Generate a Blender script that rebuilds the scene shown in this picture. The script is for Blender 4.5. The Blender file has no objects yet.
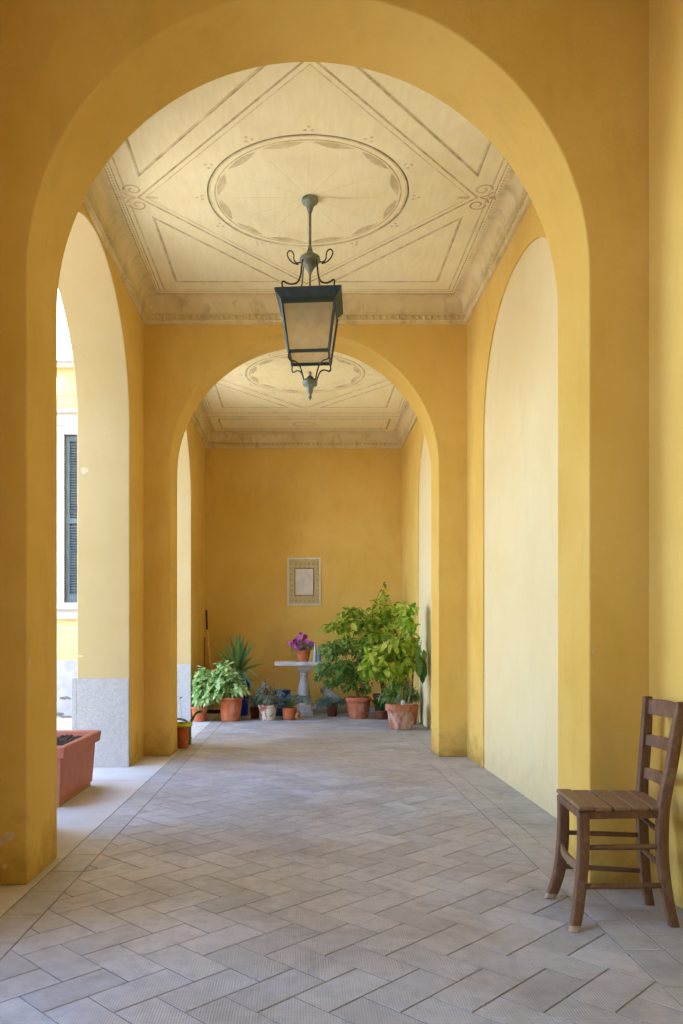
import bpy, bmesh, math, random
from mathutils import Vector, Matrix
PI = math.pi
C = bpy.context.scene.collection
sc = bpy.context.scene
V = Vector
F, CX, CY, EYE = 800.0, 301.0, 639.0, 1.12      # focal length in pixels, vanishing point, eye height


def at(px, py, Y):
    """World point seen at photo pixel (px, py) at the distance Y along the corridor."""
    return V(((px - CX) * Y / F, Y, EYE - (py - CY) * Y / F))


# ------------------------------------------------------------------ materials
class NT:
    def __init__(s, name):
        m = bpy.data.materials.new(name)
        m.use_nodes = True
        s.m, s.t = m, m.node_tree
        s.t.nodes.clear()
        s.out = s.n('ShaderNodeOutputMaterial')

    def n(s, typ, **kw):
        nd = s.t.nodes.new(typ)
        for k, v in kw.items():
            setattr(nd, k, v)
        return nd

    def put(s, sock, v):
        if isinstance(v, bpy.types.NodeSocket):
            s.t.links.new(v, sock)
        elif isinstance(v, (tuple, list)) and len(v) == 3 and sock.type == 'RGBA':
            sock.default_value = (*v, 1)
        else:
            sock.default_value = v

    def coord(s, kind='Object'):
        return s.n('ShaderNodeTexCoord').outputs[kind]

    def pos(s):
        return s.n('ShaderNodeNewGeometry').outputs['Position']

    def map(s, vec, scale=(1, 1, 1), rot=(0, 0, 0)):
        m = s.n('ShaderNodeMapping')
        s.put(m.inputs['Vector'], vec)
        m.inputs['Scale'].default_value = scale
        m.inputs['Rotation'].default_value = rot
        return m.outputs[0]

    def noise(s, vec, scale, detail=4, rough=.55, dist=0):
        nd = s.n('ShaderNodeTexNoise')
        s.put(nd.inputs['Vector'], vec)
        nd.inputs['Scale'].default_value = scale
        nd.inputs['Detail'].default_value = detail
        nd.inputs['Roughness'].default_value = rough
        nd.inputs['Distortion'].default_value = dist
        return nd.outputs['Fac']

    def ramp(s, fac, a, b, lo=0.0, hi=1.0):
        nd = s.n('ShaderNodeMapRange')
        s.put(nd.inputs[0], fac)
        nd.inputs[1].default_value, nd.inputs[2].default_value = a, b
        nd.inputs[3].default_value, nd.inputs[4].default_value = lo, hi
        return nd.outputs[0]

    def mix(s, fac, a, b, mode='MIX'):
        nd = s.n('ShaderNodeMix', data_type='RGBA', blend_type=mode)
        s.put(nd.inputs[0], fac)
        s.put(nd.inputs[6], a)
        s.put(nd.inputs[7], b)
        return nd.outputs[2]

    def math(s, op, a, b=0.0, c=0.0):
        nd = s.n('ShaderNodeMath', operation=op)
        s.put(nd.inputs[0], a)
        s.put(nd.inputs[1], b)
        if op in ('MULTIPLY_ADD',):
            s.put(nd.inputs[2], c)
        return nd.outputs[0]

    def bump(s, h, strength=.3, dist=.01):
        nd = s.n('ShaderNodeBump')
        s.put(nd.inputs['Height'], h)
        nd.inputs['Strength'].default_value = strength
        nd.inputs['Distance'].default_value = dist
        return nd.outputs[0]

    def island(s):
        return s.n('ShaderNodeNewGeometry').outputs['Random Per Island']

    def bsdf(s, col, rough=.8, bump=None, metal=0, spec=.3, **kw):
        b = s.n('ShaderNodeBsdfPrincipled')
        s.put(b.inputs['Base Color'], col)
        s.put(b.inputs['Roughness'], rough)
        b.inputs['Metallic'].default_value = metal
        b.inputs['Specular IOR Level'].default_value = spec
        if bump is not None:
            s.put(b.inputs['Normal'], bump)
        for k, v in kw.items():
            s.put(b.inputs[k.replace('_', ' ')], v)
        s.t.links.new(b.outputs[0], s.out.inputs[0])
        return s.m


def lin(r, g, b):
    f = lambda c: c / 12.92 if c <= .04045 else ((c + .055) / 1.055) ** 2.4
    return (f(r / 255), f(g / 255), f(b / 255))


def m_plaster(name, c1, c2, stain, seed=0.0, dirt=.35, bump=.25, damp=.7):
    t = NT(name)
    p = t.map(t.pos(), (1, 1, 1))
    n1 = t.noise(p, 1.1 + seed, 6, .6, .3)
    col = t.mix(t.ramp(n1, .3, .7), c1, c2)
    n2 = t.noise(t.map(t.pos(), (1, 1, .35)), 5.3 + seed, 5, .65, .4)
    col = t.mix(t.ramp(n2, .52, .8, 0, dirt), col, stain)
    # scuffs and rising damp: patches with their own ragged outline along the foot of the wall
    sep = t.n('ShaderNodeSeparateXYZ')
    t.put(sep.inputs[0], t.pos())
    n3 = t.noise(p, 7.0, 6, .65)
    h = t.math('ADD', sep.outputs[2], t.math('MULTIPLY', n3, -.75))
    col = t.mix(t.ramp(h, -.1, -.42, 0, damp), col, tuple(x * .62 for x in stain))
    fine = t.noise(p, 60, 4, .6)
    big = t.noise(p, 3.5, 4, .6)
    hgt = t.math('ADD', t.math('MULTIPLY', fine, .25), big)
    return t.bsdf(col, .9, t.bump(hgt, bump, .02), spec=.15)


def m_simple(name, c1, c2=None, scale=8, rough=.8, bump=.0, metal=0, spec=.3, detail=5, lo=.35, hi=.65):
    t = NT(name)
    co = t.coord()
    n = t.noise(co, scale, detail, .6)
    col = t.mix(t.ramp(n, lo, hi), c1, c2 or tuple(c * .8 for c in c1))
    return t.bsdf(col, rough, t.bump(t.noise(co, scale * 3, 4), bump, .01) if bump else None, metal, spec)


def m_leaf(name, cols, trans=.35, rough=.45, spec=.35):
    t = NT(name)
    r = t.n('ShaderNodeValToRGB')
    t.put(r.inputs[0], t.island())
    e = r.color_ramp.elements
    e[0].color = (*cols[0], 1)
    e[1].color = (*cols[-1], 1)
    for i, c in enumerate(cols[1:-1]):
        x = e.new((i + 1) / (len(cols) - 1))
        x.color = (*c, 1)
    col = r.outputs[0]
    b = t.n('ShaderNodeBsdfPrincipled')
    t.put(b.inputs['Base Color'], col)
    b.inputs['Roughness'].default_value = rough
    b.inputs['Specular IOR Level'].default_value = spec
    tr = t.n('ShaderNodeBsdfTranslucent')
    t.put(tr.inputs[0], col)
    mx = t.n('ShaderNodeMixShader')
    mx.inputs[0].default_value = trans
    t.t.links.new(b.outputs[0], mx.inputs[1])
    t.t.links.new(tr.outputs[0], mx.inputs[2])
    t.t.links.new(mx.outputs[0], t.out.inputs[0])
    return t.m


def m_terracotta(name, c1, c2, bloom, amount, lo=.5, hi=.62, scale=7, rough=.85, zmax=9.0):
    t = NT(name)
    co = t.coord()
    sz = t.n('ShaderNodeSeparateXYZ')
    t.put(sz.inputs[0], co)
    col = t.mix(t.ramp(t.noise(co, 9, 5), .3, .7), c1, c2)
    n = t.noise(t.map(co, (1, 1, .7)), scale, 6, .7, .6)
    col = t.mix(t.math('MULTIPLY', t.ramp(n, lo, hi, 0, amount), t.ramp(sz.outputs[2], zmax, zmax + .01, 1, .25)), col, bloom)
    return t.bsdf(col, rough, t.bump(t.noise(co, 50, 4), .2, .005), spec=.2)


M = {}
YEL1, YEL2, YST = lin(226, 194, 114), lin(215, 178, 90), lin(188, 150, 78)
M['yellow'] = m_plaster('yellow_limewash', YEL1, YEL2, YST)
M['cream'] = m_plaster('cream_limewash', lin(229, 214, 172), lin(224, 206, 158), lin(204, 190, 156), .4, .3, .15, .25)
M['jamb'] = m_plaster('dimmed_yellow_limewash', lin(192, 172, 128), lin(186, 163, 114), lin(182, 165, 126), .2, .4)  # greyer jamb limewash, darkened to offset the strong skylight falling on it
M['dado'] = m_simple('white_roughcast', lin(186, 184, 184), lin(170, 169, 171), 40, .95, .8)
M['chip'] = m_simple('bare_render', lin(222, 202, 162), lin(206, 184, 142), 30, .95, .4)
M['cove'] = m_plaster('cornice_plaster', lin(228, 212, 166), lin(212, 192, 142), lin(168, 146, 104), 1.3, .8, .3)


def m_ceiling(name, c1, c2):
    t = NT(name)
    p = t.pos()
    st = t.noise(t.map(p, (6, 1.2, 1)), 5, 5, .65)
    col = t.mix(t.ramp(st, .35, .7), c1, c2)
    col = t.mix(t.ramp(t.noise(p, 1.6, 5, .6), .5, .75, 0, .35), col, lin(214, 196, 148))
    return t.bsdf(col, .9, t.bump(t.noise(p, 30, 4), .1, .01), spec=.1)


M['ceiling'] = m_ceiling('ceiling_distemper', lin(246, 237, 196), lin(240, 228, 180))


def m_stencil(name, c, wear):
    t = NT(name)
    p = t.pos()
    n = t.noise(p, 6, 6, .7)
    col = t.mix(t.ramp(n, .35, .62, wear, 1), lin(243, 232, 188), c)
    return t.bsdf(col, .9, spec=.1)


M['line'] = m_stencil('ceiling_line_paint', lin(178, 154, 104), .3)
M['thin'] = m_stencil('ceiling_thin_line_paint', lin(208, 188, 140), .15)
M['motif'] = m_stencil('ceiling_motif_paint', lin(202, 184, 136), .4)
M['rosy'] = m_stencil('ceiling_scroll_paint', lin(196, 158, 116), .3)


def m_tile(name, ca, cb, cc, ang):
    t = NT(name)
    p = t.pos()
    r = t.island()
    col = t.mix(r, ca, cb)
    big = t.noise(p, .9, 5, .6, .5)
    col = t.mix(t.ramp(big, .42, .66, 0, .7), col, cc)
    gr = t.noise(t.map(p, (1, 1, 1), (0, 0, .5)), 2.3, 6, .65, .8)
    col = t.mix(t.ramp(gr, .48, .66, 0, .6), col, tuple(x * f for x, f in zip(ca, (.66, .61, .56))))
    sp = t.noise(p, 16, 6, .7)
    col = t.mix(t.ramp(sp, .45, .8, 0, .5), col, tuple(x * .62 for x in ca))
    fl = t.noise(p, 45, 3, .6)
    col = t.mix(t.ramp(fl, .66, .74, 0, .35), col, lin(196, 190, 184))
    # the tiles are pressed with a fine waffle of studs
    q = t.map(p, (1, 1, 1), (0, 0, ang))
    sx = t.n('ShaderNodeSeparateXYZ')
    t.put(sx.inputs[0], q)
    k = 2 * PI / .0125
    h = t.math('MULTIPLY', t.math('SINE', t.math('MULTIPLY', sx.outputs[0], k)), t.math('SINE', t.math('MULTIPLY', sx.outputs[1], k)))
    col = t.mix(t.ramp(h, -.2, -.9, 0, .22), col, tuple(x * .45 for x in cc))
    h = t.math('ADD', h, t.math('MULTIPLY', sp, 1.5))
    return t.bsdf(col, t.ramp(sp, .3, .7, .38, .66), t.bump(h, .42, .0022), spec=.35)


M['tile'] = m_tile('herringbone_tile', lin(166, 168, 178), lin(190, 191, 200), lin(164, 152, 138), PI / 4)
M['border'] = m_tile('border_tile', lin(170, 172, 180), lin(184, 185, 190), lin(166, 159, 152), 0)
M['slab'] = m_simple('threshold_stone', lin(198, 195, 194), lin(186, 183, 182), 3, .75, .1)
M['grout'] = m_simple('grout', lin(104, 98, 92), lin(128, 120, 112), 12, .95)
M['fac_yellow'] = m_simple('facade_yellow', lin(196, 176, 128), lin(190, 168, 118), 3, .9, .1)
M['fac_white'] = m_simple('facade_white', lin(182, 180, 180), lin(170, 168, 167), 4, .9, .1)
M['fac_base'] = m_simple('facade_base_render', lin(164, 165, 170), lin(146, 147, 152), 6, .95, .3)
M['shutter'] = m_simple('shutter_paint', lin(88, 102, 110), lin(76, 90, 98), 9, .6)
M['gravel'] = m_simple('courtyard_paving', lin(204, 199, 192), lin(190, 185, 178), 14, .9, .4)
M['gravel_dark'] = m_simple('bare_masonry', lin(120, 112, 106), lin(92, 86, 82), 14, .95, .4)
M['terra'] = m_terracotta('terracotta', lin(192, 108, 70), lin(176, 92, 58), lin(214, 176, 150), .3)
M['terra_band'] = m_terracotta('banded_terracotta', lin(170, 92, 66), lin(186, 112, 84), lin(212, 178, 158), .6, .5, .7)
M['terra_white'] = m_terracotta('limed_terracotta', lin(160, 94, 66), lin(184, 110, 76), lin(214, 200, 194), .85, .4, .62, 9, .85, .23)
M['terra_peel'] = m_terracotta('peeling_white_terracotta', lin(168, 110, 84), lin(150, 96, 74), lin(214, 202, 186), 1, .46, .51, 9)
M['terra_dark'] = m_terracotta('dark_terracotta', lin(116, 66, 52), lin(98, 56, 46), lin(150, 110, 94), .4)
M['trough'] = m_terracotta('terracotta_plastic', lin(182, 116, 94), lin(172, 107, 86), lin(206, 152, 134), .35, .55, .8, 4, .6)
M['trough_foot'] = m_simple('dusty_plastic', lin(176, 132, 90), lin(158, 116, 78), 12, .8)
M['soil'] = m_simple('potting_soil', lin(70, 50, 42), lin(44, 32, 28), 30, 1, .8)
M['blue'] = m_simple('blue_glaze', lin(24, 62, 170), lin(14, 40, 130), 5, .18, 0, 0, .6)
M['navy'] = m_simple('navy_glaze', lin(30, 62, 112), lin(22, 46, 88), 6, .3, 0, 0, .5)
M['lime'] = m_simple('lime_plastic', lin(196, 206, 40), lin(180, 190, 30), 6, .4)
M['can'] = m_simple('olive_green_plastic', lin(92, 116, 48), lin(76, 98, 40), 6, .5)
M['can_tip'] = m_simple('worn_pale_plastic', lin(150, 150, 96), lin(120, 124, 74), 9, .6)
M['sage'] = m_leaf('sage_leaf', [lin(124, 160, 92), lin(172, 204, 132), lin(198, 222, 156), lin(214, 232, 176)], .35, .7, .15)
M['yucca'] = m_leaf('yucca_leaf', [lin(84, 130, 76), lin(112, 156, 92), lin(92, 134, 104), lin(140, 178, 92)], .2)
M['citrus'] = m_leaf('citrus_leaf', [lin(100, 142, 50), lin(156, 190, 68), lin(196, 216, 96), lin(224, 232, 132)], .5)
M['tall'] = m_leaf('tall_shrub_leaf', [lin(90, 132, 50), lin(142, 180, 64), lin(196, 216, 88), lin(226, 232, 116)], .5)
M['ficus'] = m_leaf('ficus_leaf', [lin(60, 102, 46), lin(90, 136, 60), lin(130, 168, 86), lin(102, 146, 66)], .35, .35, .5)
M['darkleaf'] = m_leaf('strap_leaf', [lin(40, 66, 34), lin(58, 90, 42), lin(70, 104, 52)], .25)
M['fern'] = m_leaf('fern_leaf', [lin(98, 136, 66), lin(126, 162, 84), lin(150, 180, 104)], .35)
M['bluish'] = m_leaf('grey_blue_leaf', [lin(92, 118, 108), lin(122, 146, 132), lin(140, 164, 156)], .2, .6)
M['succ'] = m_leaf('succulent_leaf', [lin(104, 144, 138), lin(130, 168, 160), lin(150, 184, 172)], .15, .55)
M['olive'] = m_leaf('olive_leaf', [lin(92, 104, 60), lin(112, 128, 76), lin(136, 146, 92)], .25)
M['dry'] = m_leaf('dry_leaf', [lin(178, 112, 44), lin(200, 140, 66), lin(150, 84, 44)], .2, .7)
M['petal'] = m_leaf('petunia_petal', [lin(150, 36, 150), lin(180, 60, 176), lin(196, 96, 200), lin(160, 44, 140)], .3, .6)
M['stem'] = m_simple('brown_stem', lin(150, 110, 66), lin(126, 90, 54), 20, .8)
M['gstem'] = m_simple('green_stem', lin(120, 130, 70), lin(100, 112, 60), 20, .7)
M['stake'] = m_simple('grey_stake', lin(150, 146, 140), lin(128, 124, 120), 20, .7)
M['tag'] = m_simple('white_plastic', lin(232, 228, 220), lin(222, 218, 210), 20, .5)
M['stone'] = m_simple('weathered_stone', lin(200, 195, 196), lin(168, 162, 163), 9, .9, .4)
M['marble'] = m_simple('pale_marble', lin(222, 218, 214), lin(206, 202, 200), 6, .5)
M['broom'] = m_simple('pale_wood', lin(236, 212, 164), lin(216, 184, 132), 12, .7)
M['darkpole'] = m_simple('dark_wood', lin(70, 52, 40), lin(52, 40, 32), 12, .7)
M['iron'] = m_simple('verdigris_metal', lin(140, 146, 134), lin(112, 118, 108), 22, .6, .2, .35)
M['iron_lid'] = m_simple('blue_grey_metal', lin(70, 86, 92), lin(54, 66, 70), 14, .5, .1, .4)
M['iron_dark'] = m_simple('dark_iron', lin(66, 66, 60), lin(52, 50, 46), 22, .6, .2, .3)
M['bottle_blue'] = m_simple('blue_bottle_plastic', lin(86, 132, 178), lin(120, 164, 204), 8, .25, 0, 0, .5)


def m_wood(name, c1, c2, c3):
    t = NT(name)
    co = t.coord()
    g = t.noise(t.map(co, (9, 9, 1.3)), 7, 6, .65, 1.2)
    col = t.mix(t.ramp(g, .32, .68), c1, c2)
    w = t.noise(co, 11, 6, .7)
    col = t.mix(t.ramp(w, .5, .72, 0, .65), col, c3)
    return t.bsdf(col, t.ramp(w, .3, .7, .42, .7), t.bump(g, .3, .004), spec=.35)


M['wood'] = m_wood('worn_walnut', lin(120, 82, 58), lin(86, 58, 43), lin(146, 118, 96))
M['foot'] = m_wood('pale_bare_wood', lin(176, 158, 138), lin(140, 118, 98), lin(190, 176, 160))
M['seat'] = m_wood('worn_seat_wood', lin(142, 114, 88), lin(112, 86, 66), lin(160, 136, 112))


def m_pane():
    t = NT('frosted_pane')
    d = t.n('ShaderNodeBsdfDiffuse')
    t.put(d.inputs[0], lin(240, 228, 200))
    tl = t.n('ShaderNodeBsdfTranslucent')
    t.put(tl.inputs[0], lin(240, 230, 204))
    tr = t.n('ShaderNodeBsdfTransparent')
    t.put(tr.inputs[0], (.93, .9, .84))
    a = t.n('ShaderNodeMixShader')
    a.inputs[0].default_value = .55
    t.t.links.new(d.outputs[0], a.inputs[1])
    t.t.links.new(tl.outputs[0], a.inputs[2])
    b = t.n('ShaderNodeMixShader')
    t.put(b.inputs[0], t.ramp(t.noise(t.coord(), 14, 4), .3, .7, .46, .56))
    t.t.links.new(a.outputs[0], b.inputs[1])
    t.t.links.new(tr.outputs[0], b.inputs[2])
    t.t.links.new(b.outputs[0], t.out.inputs[0])
    return t.m


M['pane'] = m_pane()


def m_glass():
    t = NT('clear_bottle_glass')
    g = t.n('ShaderNodeBsdfGlass')
    t.put(g.inputs[0], (.93, .95, .95))
    g.inputs['Roughness'].default_value = .05
    g.inputs['IOR'].default_value = 1.2
    d = t.n('ShaderNodeBsdfDiffuse')
    t.put(d.inputs[0], (.75, .76, .78))
    a = t.n('ShaderNodeMixShader')
    a.inputs[0].default_value = .5
    t.t.links.new(g.outputs[0], a.inputs[1])
    t.t.links.new(d.outputs[0], a.inputs[2])
    t.t.links.new(a.outputs[0], t.out.inputs[0])
    return t.m


M['glass'] = m_glass()


# ------------------------------------------------------------------ mesh builder
class MB:
    def __init__(s):
        s.v, s.f, s.mi, s.sm = [], [], [], []

    def add(s, verts, faces, mi=0, smooth=False):
        o = len(s.v)
        s.v += [V(p) for p in verts]
        for f in faces:
            s.f.append([i + o for i in f])
            s.mi.append(mi)
            s.sm.append(smooth)
        return o

    def box(s, lo, hi, mi=0, rot=None, c=None):
        (x0, y0, z0), (x1, y1, z1) = lo, hi
        vs = [V(p) for p in ((x0, y0, z0), (x1, y0, z0), (x1, y1, z0), (x0, y1, z0), (x0, y0, z1), (x1, y0, z1), (x1, y1, z1), (x0, y1, z1))]
        if rot is not None:
            cc = V(c) if c is not None else sum(vs, V()) / 8
            vs = [cc + rot @ (p - cc) for p in vs]
        s.add(vs, [(0, 3, 2, 1), (4, 5, 6, 7), (0, 1, 5, 4), (1, 2, 6, 5), (2, 3, 7, 6), (3, 0, 4, 7)], mi)

    def lathe(s, prof, c=(0, 0, 0), n=28, mi=0, smooth=True, sx=1, sy=1, rot=None):
        vs, fs = [], []
        m = len(prof)
        for i in range(n):
            a = 2 * PI * i / n
            for r, z in prof:
                p = V((r * math.cos(a) * sx, r * math.sin(a) * sy, z))
                if rot is not None:
                    p = rot @ p
                vs.append(p + V(c))
        for i in range(n):
            j = (i + 1) % n
            for k in range(m - 1):
                fs.append((i * m + k, j * m + k, j * m + k + 1, i * m + k + 1))
        if prof[0][0] > 1e-5:
            fs.append([i * m for i in range(n)][::-1])
        if prof[-1][0] > 1e-5:
            fs.append([i * m + m - 1 for i in range(n)])
        s.add(vs, fs, mi, smooth)

    def tube(s, path, rad, n=8, mi=0, smooth=True):
        path = [V(p) for p in path]
        m = len(path)
        if not isinstance(rad, (list, tuple)):
            rad = [rad] * m
        t0 = (path[1] - path[0]).normalized()
        a = V((0, 0, 1)) if abs(t0.z) < .9 else V((1, 0, 0))
        u = t0.cross(a).normalized()
        vs, fs = [], []
        for i, p in enumerate(path):
            t = (path[min(i + 1, m - 1)] - path[max(i - 1, 0)]).normalized()
            u = (u - t * u.dot(t)).normalized()
            w = t.cross(u)
            for k in range(n):
                ang = 2 * PI * k / n
                vs.append(p + (u * math.cos(ang) + w * math.sin(ang)) * rad[i])
        for i in range(m - 1):
            for k in range(n):
                l = (k + 1) % n
                fs.append((i * n + k, i * n + l, (i + 1) * n + l, (i + 1) * n + k))
        fs.append(list(range(n))[::-1])
        fs.append([(m - 1) * n + k for k in range(n)])
        s.add(vs, fs, mi, smooth)

    def sweep(s, secs, mi=0, smooth=False):
        """secs: list of (centre, half vector a, half vector b): a rectangular bar through them."""
        vs, fs = [], []
        for c, a, b in secs:
            c, a, b = V(c), V(a), V(b)
            vs += [c - a - b, c + a - b, c + a + b, c - a + b]
        m = len(secs)
        for i in range(m - 1):
            for k in range(4):
                l = (k + 1) % 4
                fs.append((i * 4 + k, i * 4 + l, i * 4 + 4 + l, i * 4 + 4 + k))
        fs.append((3, 2, 1, 0))
        fs.append(tuple((m - 1) * 4 + k for k in range(4)))
        s.add(vs, fs, mi, smooth)

    def strip(s, pts, w, z, mi=0, closed=False):
        """flat painted stripe of width w through 2-D points at the height z (faces down)."""
        pts = [V((p[0], p[1], 0)) for p in pts]
        m = len(pts)
        vs = []
        for i in range(m):
            if closed:
                a, b = pts[(i - 1) % m], pts[(i + 1) % m]
            else:
                a, b = pts[max(i - 1, 0)], pts[min(i + 1, m - 1)]
            d0 = (pts[i] - a).normalized() if (pts[i] - a).length > 1e-9 else (b - pts[i]).normalized()
            d1 = (b - pts[i]).normalized() if (b - pts[i]).length > 1e-9 else d0
            n0, n1 = V((-d0.y, d0.x, 0)), V((-d1.y, d1.x, 0))
            nn = (n0 + n1)
            nn = nn.normalized()
            k = min(2.5, 1 / max(.3, nn.dot(n0)))
            vs += [pts[i] + nn * w / 2 * k + V((0, 0, z)), pts[i] - nn * w / 2 * k + V((0, 0, z))]
        fs = []
        for i in range(m if closed else m - 1):
            j = (i + 1) % m
            fs.append((2 * i, 2 * j, 2 * j + 1, 2 * i + 1))
        s.add(vs, fs, mi)

    def blob(s, pts, mi=0):
        s.add(pts, [list(range(len(pts)))], mi)

    def leaf(s, p, d, up, L, W, droop=.3, fold=.15, n=4, mi=0, peak=.45, tip=0.0):
        p, d = V(p), V(d).normalized()
        side = d.cross(V(up))
        if side.length < 1e-4:
            side = d.cross(V((1, .2, 0)))
        side.normalize()
        nrm = side.cross(d).normalized()
        vs, fs = [], []
        for i in range(n + 1):
            t = i / n
            q = p + d * (t * L) + V((0, 0, -1)) * (droop * L * t * t)
            x = t ** (math.log(.5) / math.log(peak))
            w = W * .5 * max(math.sin(PI * min(x, 1)) ** .8 if 0 < x < 1 else 0, .06 if i == 0 else tip)
            vs += [q - side * w + nrm * fold * w, q, q + side * w + nrm * fold * w]
        # a leaf that would meet a wall is pushed back into the room
        dx = min(0, XR - .03 - max(q.x for q in vs)) + max(0, XL + .03 - min(q.x for q in vs))
        dy = min(0, YE - .03 - max(q.y for q in vs))
        if dx or dy:
            vs = [q + V((dx, dy, 0)) for q in vs]
        for i in range(n):
            a = i * 3
            fs += [(a, a + 1, a + 4, a + 3), (a + 1, a + 2, a + 5, a + 4)]
        s.add(vs, fs, mi, True)

    def build(s, name, mats, parent=None, bevel=0, seg=2, angle=35, loc=None):
        me = bpy.data.meshes.new(name)
        me.from_pydata([tuple(p) for p in s.v], [], s.f)
        me.polygons.foreach_set('material_index', s.mi)
        me.polygons.foreach_set('use_smooth', s.sm)
        if not isinstance(mats, (list, tuple)):
            mats = [mats]
        for m in mats:
            me.materials.append(m)
        me.validate()
        me.update()
        o = bpy.data.objects.new(name, me)
        C.objects.link(o)
        if parent is not None:
            o.parent = parent

            me.transform(parent_world(parent).inverted())
        elif loc is not None:
            me.transform(Matrix.Translation(-V(loc)))
            o.location = loc
        if bevel:
            b = o.modifiers.new('soft_edges', 'BEVEL')
            b.width, b.segments, b.limit_method, b.angle_limit = bevel, seg, 'ANGLE', math.radians(angle)
        return o


def parent_world(o):
    m = o.matrix_basis.copy()
    while o.parent is not None:
        o = o.parent
        m = o.matrix_basis @ m
    return m


def fix_normals(o):
    bm = bmesh.new()
    bm.from_mesh(o.data)
    bmesh.ops.recalc_face_normals(bm, faces=bm.faces)
    bm.to_mesh(o.data)
    bm.free()


def tag(o, label, cat, group=None):
    o['label'], o['category'] = label, cat
    if group:
        o['group'] = group
    return o


def thing(name, label, cat, loc, group=None):
    o = bpy.data.objects.new(name, None)
    o.empty_display_size = .1
    C.objects.link(o)
    o.location = loc
    return tag(o, label, cat, group)


def struct(mb, name, mats, label, cat, parent=None, **kw):
    o = mb.build(name, mats, parent, **kw)
    if parent is None:
        o['kind'] = 'structure'
        tag(o, label, cat)
    return o


def crom(pts, n=8):
    """Catmull-Rom curve through points."""
    pts = [V(p) for p in pts]
    P = [pts[0] * 2 - pts[1]] + pts + [pts[-1] * 2 - pts[-2]]
    out = []
    for i in range(1, len(P) - 2):
        a, b, c, d = P[i - 1:i + 3]
        for k in range(n):
            t = k / n
            out.append(.5 * ((2 * b) + (c - a) * t + (2 * a - 5 * b + 4 * c - d) * t * t + (3 * b - a - 3 * c + d) * t ** 3))
    out.append(pts[-1])
    return out


# ------------------------------------------------------------------ the arcade
XL, XR, XO, XE = -1.5, 1.583, -1.96, 1.95          # inner left, inner right, outer left, outer right
YB = -4.5
A1, A1b, A2, A2b, YE = 3.64, 4.09, 7.63, 8.06, 12.6
ZC, ZM, ZTOP = 4.35, 4.12, 4.7


def arch_pts(u0, u1, zs, rise, n=96, p=2.0):
    """Arch notch from (u0,0) up, over, and down to (u1,0)."""
    c, a = (u0 + u1) / 2, (u1 - u0) / 2
    out = [(u0, 0)]
    for i in range(n + 1):
        t = PI - PI * i / n
        cs, sn = math.cos(t), math.sin(t)
        out.append((c + a * math.copysign(abs(cs) ** (2 / p), cs), zs + rise * abs(sn) ** (2 / p)))
    out.append((u1, 0))
    return out


def wall(mb, u0, u1, ztop, notches, place, t0, t1, mi=0, mi_reveal=0):
    """Wall outline with arched notches, extruded between t0 and t1; place(u, t, z) -> point."""
    pts = [(u0, 0)]
    rev = set()
    for nt in notches:
        k0 = len(pts)
        pts += nt
        for k in range(k0, len(pts) - 1):
            rev.add(k)
    pts += [(u1, 0), (u1, ztop), (u0, ztop)]
    n = len(pts)
    a = [place(u, t0, z) for u, z in pts]
    b = [place(u, t1, z) for u, z in pts]
    o = mb.add(a + b, [list(range(n)), list(range(n, 2 * n))[::-1]], mi)
    for k in range(n):
        j = (k + 1) % n
        mb.f.append([o + k, o + n + k, o + n + j, o + j])
        mb.mi.append(mi_reveal if k in rev else mi)
        mb.sm.append(False)


def ragged(rnd, c, ru, rv, place, n=13, off=0):
    return [place(c[0] + ru * math.cos(2 * PI * i / n) * rnd.uniform(.6, 1.15), c[1] + rv * math.sin(2 * PI * i / n) * rnd.uniform(.6, 1.15)) for i in range(n)]


rnd = random.Random(7)
across = lambda u, t, z: V((u, t, z))
along = lambda u, t, z: V((t, u, z))
RA = (-1.246, 1.312)
# transverse arches
for nm, y0, y1, lab in (('wall_front', A1, A1b, 'yellow arch wall nearest the camera with bare render patches'),
                        ('wall_middle', A2, A2b, 'yellow arch wall between the two vaulted bays')):
    mb = MB()
    wall(mb, XL - .1, XR + .1, ZTOP, [arch_pts(RA[0], RA[1], 2.782 if y0 == A1 else 2.765, (RA[1] - RA[0]) / 2 + .005)], across, y0, y1)
    if y0 == A1:
        fr = lambda u, z: V((u, A1 - .0015, z))
        jb = lambda u, z: V((RA[0] + .0015, u, z))
        jr = lambda u, z: V((RA[1] - .0015, u, z))
        for (px, py, a, b) in ((9, 836, .034, .03), (1, 840, .03, .026), (5, 866, .012, .012)):
            q = at(px, py, A1)
            mb.blob(ragged(rnd, (q.x, q.z), a, b, fr), 1)
        for (px, py, a, b) in ((591, 650, .007, .02), (590, 672, .004, .008), (592, 166 + 40, .003, .012)):
            q = at(px, py, A1)
            mb.blob(ragged(rnd, (q.x + .01, q.z), a, b, fr), 1)
        for (yy, zz, a, b) in ((3.67, 1.02, .014, .02), (3.66, .99, .01, .01), (3.665, .9, .012, .012)):
            mb.blob(ragged(rnd, (yy, zz), a, b, jb), 1)
    o = struct(mb, nm, [M['yellow'], M['chip']], lab, 'wall', bevel=.008)
# left wall with the openings to the courtyard
OPN = [(.5, 2.76), (4.74, 7.0), (8.66, 10.92)]
mb = MB()
wall(mb, YB - .3, YE + .3, 9.3, [arch_pts(a, b, 3.0, 1.1) for a, b in OPN], along, XO, XL, 0, 1)  # unseen upper part raised so its shadow keeps sun off the facade
for (px, py, a, b) in ((80, 357, .03, .03), (76.5, 392, .02, .035), (84, 470, .05, .045), (80, 656, .05, .02), (83, 395, .01, .01)):
    q = at(px, py, 7.0)
    mb.blob(ragged(rnd, (q.x, q.z), a * .7, b * .7, lambda u, z: V((u, 7.0 - .0015, z))), 2)
o = struct(mb, 'wall_left', [M['yellow'], M['jamb'], M['chip']], 'yellow wall with tall arched openings to the courtyard', 'wall', bevel=.008)
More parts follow.
